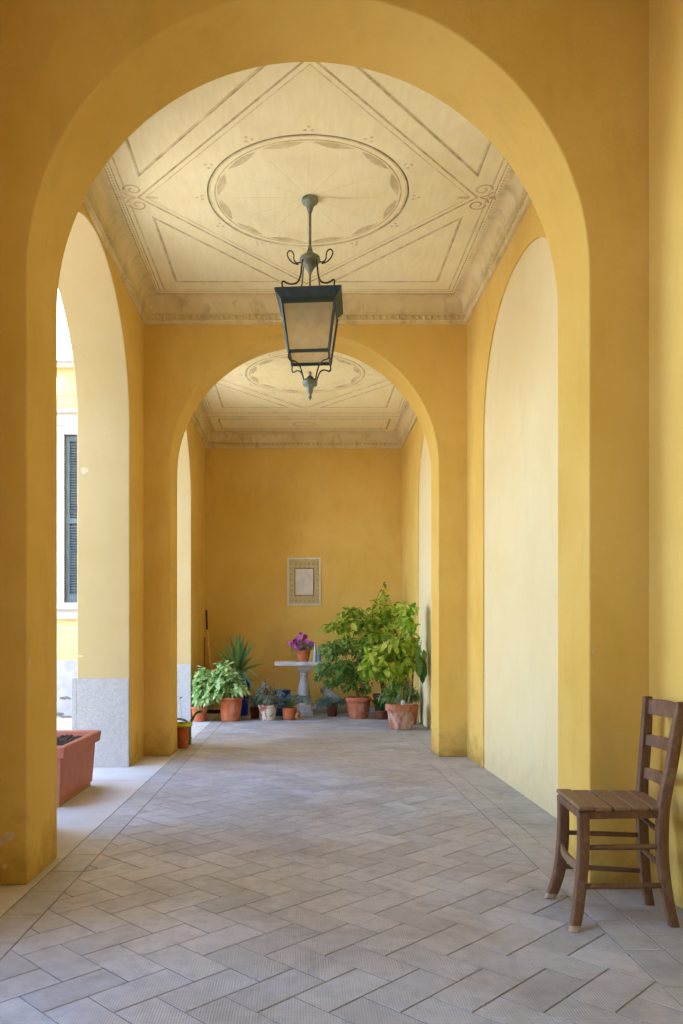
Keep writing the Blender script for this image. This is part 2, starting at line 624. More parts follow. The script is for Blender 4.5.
# right wall with blind arches
mb = MB()
NI = [(4.74, 6.96), (8.66, 10.84)]
wall(mb, YB - .3, YE + .3, ZTOP, [arch_pts(a, b, 2.84, 1.05, 64, 2.2) for a, b in NI], along, XR, XR + .012, 0, 0)
mb.box((XR + .012, YB - .3, 0), (XE, YE + .3, ZTOP), 1)
o = struct(mb, 'wall_right', [M['yellow'], M['cream']], 'yellow wall with cream blind arches opposite the courtyard', 'wall')
mb = MB()
mb.box((XO, YE, 0), (XE, YE + .3, ZTOP))
struct(mb, 'wall_back', M['yellow'], 'plain yellow end wall behind the potted plants', 'wall')
mb = MB()
mb.box((XO, YB - .3, 0), (XE, YB, ZTOP))
struct(mb, 'wall_near', M['yellow'], 'plain yellow wall behind the viewer', 'wall')
# dados on the jambs of the openings
for i, (a, b) in enumerate(OPN):
    mb = MB()
    mb.box((XO - .045, b - .012, 0), (XL - .004, b + .2, .775))
    mb.v = [V((p.x, p.y if p.x < XO or p.y < b + .1 else p.y, p.z)) for p in mb.v]
    mb2 = MB()
    mb2.box((XO - .001, b - .012, 0), (XL - .004, b - .001, .775))
    mb2.box((XO - .045, b - .012, 0), (XO - .001, b + 1.4, .775))
    mb2.box((XO - .045, a, 0), (XL - .004, a + .012, .775))
    struct(mb2, 'baseboard_left', M['dado'], ('whitish roughcast dado behind the viewer', 'whitish roughcast dado beside the terracotta trough', 'whitish roughcast dado behind the bushy pale green plants')[i], 'dado', bevel=.004)


# ------------------------------------------------------------------ ceilings with painted ornament
def cove(y0, y1, lab):
    mb = MB()
    prof = [(.0, ZM), (.022, ZM), (.022, ZM + .022), (.034, ZM + .028), (.034, ZM + .034), (.018, ZM + .036), (.018, ZM + .085), (.04, ZM + .09), (.04, ZM + .1)]
    for k in range(9):
        t = k / 8 * PI / 2
        prof.append((.045 + .085 * (1 - math.cos(t)), ZM + .1 + .115 * math.sin(t)))
    prof += [(.15, ZC - .01), (.15, ZC + .02)]
    rect = lambda d: [(XL + d, y0 + d), (XR - d, y0 + d), (XR - d, y1 - d), (XL + d, y1 - d)]
    vs, fs = [], []
    for d, z in prof:
        vs += [(x, y, z) for x, y in rect(d)]
    for i in range(len(prof) - 1):
        for k in range(4):
            l = (k + 1) % 4
            fs.append((i * 4 + k, i * 4 + 4 + k, i * 4 + 4 + l, i * 4 + l))
    mb.add(vs, fs)
    # egg-like beads along the frieze band
    za, zb = ZM + .04, ZM + .082
    st = .062
    n = int((XR - XL - .08) / st)
    for i in range(n):
        x = XL + .07 + i * st
        for y in (y0 + .018, y1 - .018):
            mb.lathe([(0, -.021), (.014, -.014), (.019, 0), (.014, .014), (0, .021)], (x, y, (za + zb) / 2), 8)
    n = int((y1 - y0 - .08) / st)
    for i in range(n):
        y = y0 + .07 + i * st
        for x in (XL + .018, XR - .018):
            mb.lathe([(0, -.021), (.014, -.014), (.019, 0), (.014, .014), (0, .021)], (x, y, (za + zb) / 2), 8)
    return struct(mb, 'trim_1', M['cove'], lab, 'cornice')


def spiral(cx, cy, r, turns, a0, sgn, n=26):
    return [(cx + r * (1 - .75 * i / n) * math.cos(a0 + sgn * turns * 2 * PI * i / n), cy + r * (1 - .75 * i / n) * math.sin(a0 + sgn * turns * 2 * PI * i / n)) for i in range(n + 1)]


def painted(mb, cx, cy, hx, hy, x0, x1, y0, y1, ornament=True):
    z1, z2, z3 = ZC - .001, ZC - .0014, ZC - .0018
    # border lines
    for d, w, m in ((0, .012, 1), (.045, .008, 1), (.085, .014, 2)):
        mb.strip([(x0 + d, y0 + d), (x1 - d, y0 + d), (x1 - d, y1 - d), (x0 + d, y1 - d)], w, z1, m, True)
    # little beads between border lines
    n = int((y1 - y0) / .035)
    for i in range(n):
        y = y0 + .03 + i * .035
        for x in (x0 + .022, x1 - .022):
            mb.blob([(x - .008, y, z2), (x, y - .012, z2), (x + .008, y, z2), (x, y + .012, z2)], 1)
    # lozenge
    for k, w, m in ((1.0, .016, 1), (.955, .01, 2)):
        mb.strip([(cx - hx * k, cy), (cx, cy - hy * k), (cx + hx * k, cy), (cx, cy + hy * k)], w, z1, m, True)
    # corner triangles
    for sx in (-1, 1):
        for sy in (-1, 1):
            T = [(cx + sx * hx * .95, cy + sy * hy * .97), (cx + sx * hx * .95, cy + sy * hy * .2), (cx + sx * hx * .19, cy + sy * hy * .97)]
            mb.strip(T, .026, z1, 2, True)
            mb.strip([(q[0] + .004, q[1] + .004) for q in T], .009, z3, 1, True)
    # ring
    R = .72
    for r, w, m in ((R, .022, 2), (R + .008, .008, 1), (R - .045, .009, 1)):
        mb.strip([(cx + r * math.cos(2 * PI * i / 96), cy + r * math.sin(2 * PI * i / 96)) for i in range(96)], w, z1, m, True)
    for k in range(12):
        a0 = 2 * PI * (k + .08) / 12
        a1 = 2 * PI * (k + .92) / 12
        out, inn = [], []
        for i in range(13):
            t = i / 12
            a = a0 + (a1 - a0) * t
            ro = R - .055 - .012 * (1 - math.sin(PI * t))
            ri = ro - .058 * math.sin(PI * t)
            out.append((cx + ro * math.cos(a), cy + ro * math.sin(a), z2))
            inn.append((cx + ri * math.cos(a), cy + ri * math.sin(a), z2))
        mb.blob(out + inn[1:-1][::-1], 3)
        a = 2 * PI * k / 12
        mb.strip([(cx + .1 * math.cos(a), cy + .1 * math.sin(a)), (cx + .52 * math.cos(a), cy + .52 * math.sin(a))], .003, z3, 2)
        for da, rr in ((0, .09), (.03, .055), (-.03, .055)):
            p = (cx + (R + rr) * math.cos(a + da), cy + (R + rr) * math.sin(a + da))
            mb.blob([(p[0] + .013 * math.cos(2 * PI * i / 7), p[1] + .011 * math.sin(2 * PI * i / 7), z2) for i in range(7)], 3)
    # scrolls at the lozenge points
    for sx in (-1, 1):
        px = cx + sx * (hx + .02)
        for sy in (-1, 1):
            mb.strip(spiral(px, cy + sy * .1, .07, 1.2, 0 if sx > 0 else PI, sy * sx), .014, z2, 4)
            mb.strip([(px, cy), (px + sx * .06, cy + sy * .03), (px + sx * .08, cy + sy * .075)], .014, z2, 4)
        mb.blob([(px + sx * .1 + .04 * math.cos(2 * PI * i / 9), cy + .022 * math.sin(2 * PI * i / 9), z3) for i in range(9)], 4)
        mb.blob([(px - sx * .12 + .05 * math.cos(2 * PI * i / 9), cy + .016 * math.sin(2 * PI * i / 9), z3) for i in range(9)], 3)


CM = [M['ceiling'], M['line'], M['thin'], M['motif'], M['rosy']]
for i, (y0, y1) in enumerate(((YB, A1), (A1b, A2), (A2b, YE))):
    mb = MB()
    mb.box((XL - .1, y0 - .1, ZC), (XR + .1, y1 + .1, ZC + .3))
    if i == 1:
        painted(mb, .05, 5.85, 1.24, 1.42, -1.35, 1.45, A1b + .15, A2 - .15)
    elif i == 2:
        painted(mb, .05, 9.78, 1.2, 1.42, -1.35, 1.45, A2b + .15, 11.47)
        for d, w, m in ((0, .018, 1), (.14, .028, 1)):
            x0, x1, ya, yb = -1.35 + d, 1.45 - d, 11.62 + d * .9, 12.42 - d * .9
            mb.strip([(x0, ya), (x1, ya), (x1, yb), (x0, yb)], w, ZC - .001, m, True)
        mb.strip([(.05 + .16 * math.cos(2 * PI * k / 30), 12.02 + .12 * math.sin(2 * PI * k / 30)) for k in range(30)], .022, ZC - .0014, 3, True)
    else:
        painted(mb, .05, 1.9, 1.2, 1.42, -1.35, 1.45, .3, A1 - .15)
    struct(mb, 'ceiling', CM, ('painted cream ceiling above the viewer', 'cream ceiling painted with a ring and lozenge around the lantern rod', 'cream ceiling painted with a ring and lozenge over the far bay')[i], 'ceiling')
    cove(y0, y1, ('plaster cornice above the viewer', 'plaster cornice with egg beads around the lantern bay', 'plaster cornice around the far bay ceiling')[i])


# ------------------------------------------------------------------ floor
def clip(poly, axis, val, keep_less):
    out = []
    for i in range(len(poly)):
        a, b = poly[i], poly[(i + 1) % len(poly)]
        da, db = (a[axis] - val), (b[axis] - val)
        ia, ib = (da <= 0) == keep_less, (db <= 0) == keep_less
        if ia:
            out.append(a)
        if ia != ib:
            t = da / (da - db)
            out.append((a[0] + (b[0] - a[0]) * t, a[1] + (b[1] - a[1]) * t))
    return out


mb = MB()
ZG = -.0022


def tile(poly, mi):
    ar = sum(poly[i][0] * poly[(i + 1) % len(poly)][1] - poly[(i + 1) % len(poly)][0] * poly[i][1] for i in range(len(poly))) / 2 if len(poly) > 2 else 0
    if abs(ar) < 2e-4:
        return
    if ar < 0:
        poly = poly[::-1]
    c = (sum(p[0] for p in poly) / len(poly), sum(p[1] for p in poly) / len(poly))
    dz = rnd.uniform(-.0005, .0003)
    n = len(poly)
    top, bot = [], []
    for x, y in poly:
        dx, dy = x - c[0], y - c[1]
        L = math.hypot(dx, dy)
        top.append((x - dx / L * .0022, y - dy / L * .0022, dz))
        bot.append((x, y, ZG - .001))
    mb.add(top + bot, [list(range(n))] + [[i, n + i, n + (i + 1) % n, (i + 1) % n] for i in range(n)], mi)


mb.box((XO, YB, -.1), (XR + .05, YE, ZG))
W_ = .152
gap = .0022
HX0, HX1 = -1.05, 1.165
c45 = math.sqrt(.5)
ox, oy = .943, 2.83
for i in range(-80, 81):
    for j in range(-80, 81):
        k = (i - j) % 4
        if k == 0:
            r = (i, j, i + 2, j + 1)
        elif k == 3:
            r = (i, j, i + 1, j + 2)
        else:
            continue
        g = gap / W_
        q = [(r[0] + g, r[1] + g), (r[2] - g, r[1] + g), (r[2] - g, r[3] - g), (r[0] + g, r[3] - g)]
        p = [(ox + (a + b) * c45 * W_, oy + (b - a) * c45 * W_) for a, b in q]
        if max(v[0] for v in p) < HX0 or min(v[0] for v in p) > HX1 or max(v[1] for v in p) < YB or min(v[1] for v in p) > YE:
            continue
        for ax, val, less in ((0, HX0 + gap, False), (0, HX1 - gap, True), (1, YB, False), (1, YE, True)):
            p = clip(p, ax, val, less)
            if len(p) < 3:
                break
        if len(p) >= 3:
            tile(p, 1)


def course(x0, x1, L, off, mi):
    y = YB - off
    while y < YE:
        a, b = max(y, YB), min(y + L, YE)
        if b - a > .03:
            tile([(x0 + gap, a + gap), (x1 - gap, a + gap), (x1 - gap, b - gap), (x0 + gap, b - gap)], mi)
        y += L


course(-1.21, -1.05, .302, .1, 2)
course(1.165, 1.312, .302, .17, 2)
course(1.312, XR + .02, .302, .02, 2)
course(XO, -1.21, 1.13, .46, 3)
struct(mb, 'floor', [M['grout'], M['tile'], M['border'], M['slab']], 'grey herringbone tile floor with a straight border', 'floor')

# ------------------------------------------------------------------ the courtyard
mb = MB()
mb.box((-14, -8, -.16), (XO - .0, 30, -.06))
mb.box((-2.45, -8, -.07), (XO - .0, 12, -.012))
struct(mb, 'ground', M['gravel'], 'pale courtyard paving outside the arches', 'ground')
YF = 12.0
fz = lambda y: EYE - (y - CY) * YF / F
fx = lambda x: (x - CX) * YF / F
WX0, WX1, WZ0, WZ1 = fx(65), fx(65) + 1.22, fz(603), fz(435)
mb = MB()
zb, zc = fz(660), fz(368)
X0f = -9.0


def fbox(xa, xb, za, zb_, mi, y=YF):
    mb.box((xa, y, za), (xb, YF + .4, zb_), mi)


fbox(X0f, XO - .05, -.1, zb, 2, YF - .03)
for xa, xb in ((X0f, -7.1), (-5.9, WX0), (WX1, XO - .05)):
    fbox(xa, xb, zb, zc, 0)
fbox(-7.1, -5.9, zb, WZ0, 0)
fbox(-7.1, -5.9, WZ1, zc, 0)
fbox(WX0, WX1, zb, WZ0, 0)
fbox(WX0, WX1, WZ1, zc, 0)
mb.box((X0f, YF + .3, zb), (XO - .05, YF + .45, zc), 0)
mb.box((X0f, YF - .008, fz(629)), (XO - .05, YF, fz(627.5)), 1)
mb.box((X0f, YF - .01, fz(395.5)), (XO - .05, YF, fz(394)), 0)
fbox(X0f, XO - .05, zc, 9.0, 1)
for (px, py, a, b) in ((66, 698, .1, .03), (70, 717, .16, .025), (60, 714, .07, .03), (68, 726, .05, .02), (-20, 705, .2, .05), (-60, 690, .1, .04)):
    q = at(px, py, YF - .032)
    mb.blob(ragged(rnd, (q.x, q.z), a, b, lambda u, z: V((u, YF - .032, z))), 3)
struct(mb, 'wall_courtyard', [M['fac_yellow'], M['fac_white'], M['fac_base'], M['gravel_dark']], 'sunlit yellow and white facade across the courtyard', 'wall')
mb = MB()
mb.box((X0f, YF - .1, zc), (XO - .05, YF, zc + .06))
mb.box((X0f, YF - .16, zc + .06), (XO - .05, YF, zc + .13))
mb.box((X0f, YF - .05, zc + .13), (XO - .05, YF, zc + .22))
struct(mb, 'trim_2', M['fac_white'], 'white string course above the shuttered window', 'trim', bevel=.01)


def window(nm, x0, x1, z0, z1, lab):
    w = thing(nm, lab, 'window', ((x0 + x1) / 2, YF, z0))
    w['kind'] = 'structure'
    m = MB()
    fw = .13
    m.box((x0 - fw, YF - .05, z0), (x0, YF + .02, z1 + fw))
    m.box((x1, YF - .05, z0), (x1 + fw, YF + .02, z1 + fw))
    m.box((x0, YF - .05, z1), (x1, YF + .02, z1 + fw))
    m.box((x0 - fw - .03, YF - .06, z1 + fw), (x1 + fw + .03, YF, z1 + .31))
    m.box((x0 - fw - .09, YF - .13, z1 + .31), (x1 + fw + .09, YF, z1 + .36))
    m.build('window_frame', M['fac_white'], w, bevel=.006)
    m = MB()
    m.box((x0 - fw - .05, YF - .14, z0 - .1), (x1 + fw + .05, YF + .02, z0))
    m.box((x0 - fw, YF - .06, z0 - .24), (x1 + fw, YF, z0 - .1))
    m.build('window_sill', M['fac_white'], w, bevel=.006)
    for a, b in ((x0 + .005, (x0 + x1) / 2 - .003), ((x0 + x1) / 2 + .003, x1 - .005)):
        m = MB()
        ya, yb = YF + .01, YF + .055
        s_ = .062
        m.box((a, ya, z0 + .01), (a + s_, yb, z1 - .01))
        m.box((b - s_, ya, z0 + .01), (b, yb, z1 - .01))
        zm = z0 + (z1 - z0) * .49
        for za, zb_ in ((z0 + .01, z0 + .13), (z1 - .09, z1 - .01), (zm - .04, zm + .04)):
            m.box((a + s_, ya, za), (b - s_, yb, zb_))
        zz = z0 + .15
        while zz < z1 - .1:
            if abs(zz - zm) > .05:
                m.box((a + s_, ya + .005, zz - .004), (b - s_, yb - .004, zz + .004), 0, Matrix.Rotation(.75, 3, 'X'))
            zz += .04
        m.box((a + s_, yb, z0 + .1), (b - s_, yb + .004, z1 - .08))
        m.build('shutter', M['shutter'], w)


window('window_1', WX0, WX1, WZ0, WZ1, 'window with closed grey blue louvred shutters across the courtyard')
window('window_2', -7.1, -5.9, WZ0, WZ1, 'second shuttered window further along the courtyard facade')

mb = MB()
mb.box((X0f - 5, -8, -.1), (XO, -6, 12.0))  # unseen wing, added to cut sky and sun on the left jamb
struct(mb, 'wall_courtyard', M['fac_yellow'], 'unseen yellow wing added on the near side to hold back sky and sun', 'wall')
# ------------------------------------------------------------------ terracotta trough in the opening
tr = thing('planter_trough', 'rectangular terracotta coloured plastic trough with bare soil, in the courtyard opening', 'planter', (-1.78, 5.7, 0))


def rect_loft(mb, secs, mi=0):
    vs, fs = [], []
    for x0, x1, y0, y1, z in secs:
        vs += [(x0, y0, z), (x1, y0, z), (x1, y1, z), (x0, y1, z)]
    for i in range(len(secs) - 1):
        for k in range(4):
            l = (k + 1) % 4
            fs.append((i * 4 + k, i * 4 + l, i * 4 + 4 + l, i * 4 + 4 + k))
    mb.add(vs, fs, mi)


xa, xb, ya, yb = -1.93, -1.598, 5.3, 6.13
mb = MB()
rect_loft(mb, [(xa + .2, xb - .2, ya + .2, yb - .2, .03), (xa, xb, ya, yb, .03), (xa - .018, xb + .018, ya - .025, yb + .025, .335), (xa - .045, xb + .045, ya - .055, yb + .055, .335),
               (xa - .052, xb + .052, ya - .065, yb + .065, .41), (xa - .03, xb + .03, ya - .04, yb + .04, .42), (xa - .012, xb + .012, ya - .02, yb + .02, .41), (xa, xb, ya, yb, .33), (xa + .1, xb - .1, ya + .1, yb - .1, .32)])
mb.build('trough_body', M['trough'], tr, bevel=.006)
mb = MB()
rect_loft(mb, [(xa + .02, xb - .012, ya + .012, yb - .012, 0), (xa + .02, xb - .012, ya + .012, yb - .012, .032)])
mb.build('trough_foot', M['trough_foot'], tr)
mb = MB()
N = 14
vs = []
for i in range(N + 1):
    for j in range(N + 1):
        vs.append((xa - .005 + (xb - xa + .01) * i / N, ya - .01 + (yb - ya + .02) * j / N, .365 + rnd.uniform(-.012, .02)))
fs = [(i * (N + 1) + j, (i + 1) * (N + 1) + j, (i + 1) * (N + 1) + j + 1, i * (N + 1) + j + 1) for i in range(N) for j in range(N)]
mb.add(vs, fs, 0, True)
for k in range(90):
    p = V((rnd.uniform(xa + .02, xb - .02), rnd.uniform(ya + .02, yb - .02), .375))
    r = rnd.uniform(.008, .024)
    mb.lathe([(0, -r), (r * .8, -r * .5), (r, .1 * r), (r * .6, r * .7), (0, r * .9)], p, 6, rot=Matrix.Rotation(rnd.uniform(0, 3), 3, 'X'), smooth=False)
mb.build('soil', M['soil'], tr)

# ------------------------------------------------------------------ the lantern
LX, LY = .066, 5.87
ln = thing('hanging_lantern', 'four-sided verdigris metal lantern hanging from the painted ceiling', 'lantern', (LX, LY, ZC))
RZ = Matrix.Rotation(math.radians(-4.5), 3, 'Z')
LP = lambda x, y, z: V((LX, LY, 0)) + RZ @ V((x, y, z))
mb = MB()
mb.lathe([(0, ZC), (.058, ZC), (.062, ZC - .015), (.055, ZC - .03), (.03, ZC - .05), (.02, ZC - .08), (.015, ZC - .1), (0, ZC - .1)], (LX, LY, 0), 24)
mb.build('canopy', M['iron'], ln)
mb = MB()
mb.tube([(LX, LY, ZC - .09), (LX, LY, 3.95)], .0105, 10)
mb.build('rod', M['iron'], ln)
mb = MB()
mb.lathe([(0, 4.0), (.014, 3.995), (.022, 3.96), (.036, 3.94), (.05, 3.935), (.072, 3.92), (.077, 3.9), (.072, 3.885), (.062, 3.88), (.06, 3.868), (.04, 3.855), (.03, 3.835), (.014, 3.81), (.008, 3.785), (0, 3.775)], (LX, LY, 0), 24)
mb.build('hub', M['iron'], ln)
mb = MB()
mb.tube([(LX, LY, 3.79), (LX, LY, 3.6)], .007, 8)
mb.build('centre_rod', M['iron'], ln)
hl, hg, hb = .238, .192, .143           # half widths: lid edge, glass top, glass bottom
zl, zg, zbt = 3.6, 3.535, 3.185
for sx in (-1, 1):
    for sy in (-1, 1):
        m = MB()
        cv = [(.05 * sx, .05 * sy, 3.885), (.058 * sx, .058 * sy, 3.82), (.064 * sx, .064 * sy, 3.76), (.084 * sx, .084 * sy, 3.705), (.122 * sx, .122 * sy, 3.674), (.155 * sx, .155 * sy, 3.668), (.176 * sx, .176 * sy, 3.672), (.187 * sx, .187 * sy, 3.656), (.18 * sx, .18 * sy, 3.606)]
        m.tube([LP(*p) for p in crom(cv, 6)], .0065, 6)
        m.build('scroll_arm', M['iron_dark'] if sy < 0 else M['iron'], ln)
    m = MB()
    cv = [(.07 * sx, 0, 3.885), (.1 * sx, 0, 3.885), (.118 * sx, 0, 3.91), (.12 * sx, 0, 3.945), (.135 * sx, 0, 3.97), (.155 * sx, 0, 3.972), (.167 * sx, 0, 3.95), (.155 * sx, 0, 3.915), (.125 * sx, 0, 3.885), (.085 * sx, 0, 3.87)]
    m.tube([LP(*p) for p in crom(cv, 6)], .005, 6)
    m.build('ear_loop', M['iron_dark'], ln)
m = MB()


def ring_loft(m, secs):
    """square sections (half width, z) swept in order."""
    vs, fs = [], []
    for h, z in secs:
        vs += [LP(-h, -h, z), LP(h, -h, z), LP(h, h, z), LP(-h, h, z)]
    for i in range(len(secs) - 1):
        for k in range(4):
            l = (k + 1) % 4
            fs.append((i * 4 + k, i * 4 + l, i * 4 + 4 + l, i * 4 + 4 + k))
    m.add(vs, fs)


ring_loft(m, [(.182, 3.525), (hg + .004, 3.525), (hg + .006, 3.548), (hl - .004, zl - .012), (hl, zl), (hl - .004, zl + .008), (.08, zl + .02), (.0, zl + .026)])
ring_loft(m, [(.182, 3.525), (.18, 3.54), (.0, 3.575)])
m.build('lid', M['iron_lid'], ln)


def lerp3(a, b, t):
    return a + (b - a) * t


m = MB()
top = [LP(sx * hg, sy * hg, zg) for sx, sy in ((-1, -1), (1, -1), (1, 1), (-1, 1))]
bot = [LP(sx * hb, sy * hb, zbt) for sx, sy in ((-1, -1), (1, -1), (1, 1), (-1, 1))]
for k in range(4):
    l = (k + 1) % 4
    d = V((top[k].x - LX, top[k].y - LY, 0)).normalized()
    e = V((-d.y, d.x, 0))
    m.sweep([(top[k], d * .009, e * .009), (bot[k] + V((0, 0, -.012)), d * .008, e * .008)])
    for a, b, w in ((top[k] + V((0, 0, -.012)), top[l] + V((0, 0, -.012)), .013), (bot[k], bot[l], .011)):
        u = V((b.x - a.x, b.y - a.y, 0)).normalized()
        nn = V((-u.y, u.x, 0))
        m.sweep([(a, V((0, 0, w)), nn * .007), (b, V((0, 0, w)), nn * .007)])
m.build('frame', M['iron_lid'], ln, bevel=.002)
for k in range(4):
    l = (k + 1) % 4
    m = MB()
    q = [lerp3(V((LX, LY, p.z)), p, .985) for p in (bot[k], bot[l], top[l], top[k])]
    inn = [lerp3(V((LX, LY, p.z)), p, .97) for p in (bot[k], bot[l], top[l], top[k])]
    m.add(q + inn, [(0, 1, 2, 3), (7, 6, 5, 4), (0, 4, 5, 1), (1, 5, 6, 2), (2, 6, 7, 3), (3, 7, 4, 0)])
    m.build('pane', M['pane'], ln)
for sx in (-1, 1):
    for sy in (-1, 1):
        m = MB()
        cv = [(.14 * sx, .14 * sy, 3.185), (.146 * sx, .146 * sy, 3.15), (.135 * sx, .135 * sy, 3.125), (.1 * sx, .1 * sy, 3.125), (.07 * sx, .07 * sy, 3.1), (.052 * sx, .052 * sy, 3.05), (.044 * sx, .044 * sy, 3.01)]
        m.tube([LP(*p) for p in crom(cv, 6)], .0055, 6)
        m.build('lower_arm', M['iron_dark'], ln)
m = MB()
m.lathe([(0, 3.085), (.01, 3.08), (.012, 3.065), (.008, 3.055), (.02, 3.045), (.028, 3.03), (.05, 3.022), (.056, 3.0), (.052, 2.98), (.03, 2.972), (.024, 2.955), (.02, 2.93), (.01, 2.91), (.014, 2.9), (.012, 2.888), (.005, 2.878), (0, 2.865)], (LX, LY, 0), 20)
m.build('finial', M['iron'], ln)

# ------------------------------------------------------------------ wooden chair
ch = thing('wooden_chair', 'worn dark wooden ladder-back chair with a slatted seat against the yellow wall', 'chair', (1.28, 3.26, 0))


def bez(pts, n=7):
    return crom(pts, n)


def leg(name, pts, mat=M['wood']):
    """pts: (x, y, z, half width along x, half width along y)."""
    c = crom([p[:3] for p in pts], 6)
    a = crom([(p[3], p[4], 0) for p in pts], 6)
    m = MB()
    m.sweep([(c[i], (a[i].x, 0, 0), (0, a[i].y, 0)) for i in range(len(c))], 0, True)
    if name == 'leg':
        for k, f in enumerate(m.f):
            if max(m.v[q].z for q in f) < .024:
                m.mi[k] = 1
    o = m.build(name, [mat, M['foot']], ch, bevel=.005, angle=50)
    return o


ZS = .463
leg('leg', [(1.043, 3.06, 0, .019, .015), (1.063, 3.083, .05, .02, .016), (1.081, 3.105, .13, .0205, .017), (1.1, 3.126, .24, .021, .018), (1.107, 3.137, .34, .021, .018), (1.107, 3.14, ZS - .02, .021, .018)])
leg('leg', [(1.076, 3.462, 0, .021, .016), (1.094, 3.452, .05, .022, .017), (1.114, 3.448, .13, .023, .018), (1.128, 3.452, .24, .023, .019), (1.134, 3.46, .34, .022, .019), (1.134, 3.464, ZS - .02, .022, .019)])
leg('back_post', [(1.452, 3.115, 0, .019, .015), (1.434, 3.127, .1, .02, .016), (1.42, 3.143, .25, .021, .017), (1.423, 3.152, .4, .022, .018), (1.436, 3.157, .5, .022, .018), (1.464, 3.16, .63, .021, .018), (1.482, 3.158, .75, .021, .017), (1.497, 3.15, .872, .017, .016)])
leg('back_post', [(1.468, 3.372, 0, .019, .015), (1.459, 3.39, .1, .02, .016), (1.462, 3.42, .25, .021, .017), (1.47, 3.45, .4, .022, .018), (1.478, 3.462, .5, .021, .018), (1.49, 3.468, .63, .021, .018), (1.498, 3.468, .75, .02, .017), (1.5, 3.462, .872, .017, .016)])
# seat: frame and slats
mb = MB()
fa, fb, ba, bb = V((1.078, 3.112, 0)), V((1.11, 3.492, 0)), V((1.438, 3.14, 0)), V((1.486, 3.48, 0))


def bil(s, t):      # s from front to back, t from near to far
    a = fa + (ba - fa) * s
    b = fb + (bb - fb) * s
    return a + (b - a) * t


edges = [0, .185, .395, .6, .805, 1.0]
for k in range(5):
    s0, s1 = edges[k] + .008, edges[k + 1] - .008
    lo = [bil(s0, 0), bil(s1, 0), bil(s1, 1), bil(s0, 1)]
    zt = ZS + (.004 if k in (0,) else 0)
    mb.add([p + V((0, 0, zt - .017)) for p in lo] + [p + V((0, 0, zt)) for p in lo], [(0, 3, 2, 1), (4, 5, 6, 7), (0, 1, 5, 4), (1, 2, 6, 5), (2, 3, 7, 6), (3, 0, 4, 7)])
mb.build('seat', M['seat'], ch, bevel=.006, seg=3)
mb = MB()
for a, b in ((bil(.06, .06), bil(.97, .06)), (bil(.06, .94), bil(.97, .94)), (bil(.05, .04), bil(.05, .96)), (bil(.96, .04), bil(.96, .96))):
    u = (b - a).normalized()
    n_ = V((-u.y, u.x, 0))
    mb.sweep([(a + V((0, 0, ZS - .032)), n_ * .011, V((0, 0, .016))), (b + V((0, 0, ZS - .032)), n_ * .011, V((0, 0, .016)))])
mb.build('seat_frame', M['wood'], ch, bevel=.003)
for p, q, r in (((1.105, 3.135, .303), (1.42, 3.146, .303), .0105), ((1.085, 3.11, .157), (1.43, 3.133, .155), .0112),
                ((1.13, 3.455, .285), (1.453, 3.428, .28), .0098), ((1.115, 3.449, .142), (1.456, 3.398, .135), .0105),
                ((1.419, 3.15, .355), (1.452, 3.44, .365), .0105), ((1.422, 3.14, .222), (1.454, 3.41, .225), .0105)):
    m = MB()
    p, q = V(p), V(q)
    m.tube([p, lerp3(p, q, .12), lerp3(p, q, .5), lerp3(p, q, .88), q], [r * .85, r, r * 1.08, r, r * .85], 10)
    m.build('stretcher', M['wood'], ch)
m = MB()
p, q = V((1.097, 3.12, .225)), V((1.125, 3.45, .225))
cv = crom([p, lerp3(p, q, .3) + V((-.012, 0, -.004)), lerp3(p, q, .7) + V((-.012, 0, -.004)), q], 5)
m.sweep([(c, (.008, 0, 0), (0, 0, .017)) for c in cv])
m.build('front_stretcher', M['seat'], ch, bevel=.003)
for (z0, z1, x0, x1, hh) in ((.797, .86, 1.487, 1.498, 1), (.662, .708, 1.468, 1.49, 0), (.52, .567, 1.442, 1.481, 0)):
    m = MB()
    secs = []
    for k in range(11):
        t = k / 10
        y = 3.158 + (3.464 - 3.158) * t
        x = x0 + (x1 - x0) * t + .022 * math.sin(PI * t)
        bow = .006 * math.sin(PI * t)
        secs.append(((x, y, (z0 + z1) / 2 + bow / 2), (.0065, 0, 0), (.002, 0, (z1 - z0) / 2 + bow / 2)))
    m.sweep(secs)
    m.build('back_slat', M['wood'], ch, bevel=.004)

# ------------------------------------------------------------------ end wall: plaque, kerb
pl = thing('wall_plaque', 'rectangular pale marble plaque in a patterned mosaic border, on the end wall', 'plaque', (.05, YE, 1.65))
q0, q1 = at(287.3, 605.5, YE), at(320.8, 557.7, YE)
x0, x1, z0, z1 = q0.x, q1.x, q0.z, q1.z
m = MB()
m.box((x0, YE - .02, z0), (x1, YE, z1), 0)
w = .026
rp = random.Random(3)
nx, nz = 21, 30
for i in range(nx):
    for k in range(nz):
        u, v = (i + .5) / nx, (k + .5) / nz
        if .2 < u < .8 and .2 < v < .8:
            continue
        cx_, cz_ = x0 + w + (x1 - x0 - 2 * w) * u, z0 + w + (z1 - z0 - 2 * w) * v
        hx_, hz_ = (x1 - x0 - 2 * w) / nx * .46, (z1 - z0 - 2 * w) / nz * .46
        f_ = math.sin(u * 21) * math.sin(v * 26)
        mi = 2 if f_ > .45 else (3 if f_ < -.5 else 1)
        m.box((cx_ - hx_, YE - .023, cz_ - hz_), (cx_ + hx_, YE - .019, cz_ + hz_), mi)
m.build('mosaic_border', [M['marble'], m_simple('mosaic_cream', lin(206, 190, 140), lin(194, 178, 124), 20, .8), m_simple('mosaic_green', lin(188, 176, 128), lin(176, 164, 118), 20, .8), m_simple('mosaic_tan', lin(196, 172, 122), lin(184, 160, 112), 20, .8)], pl)
i0, i1 = at(295.3, 595, YE), at(313.2, 569, YE)
m = MB()
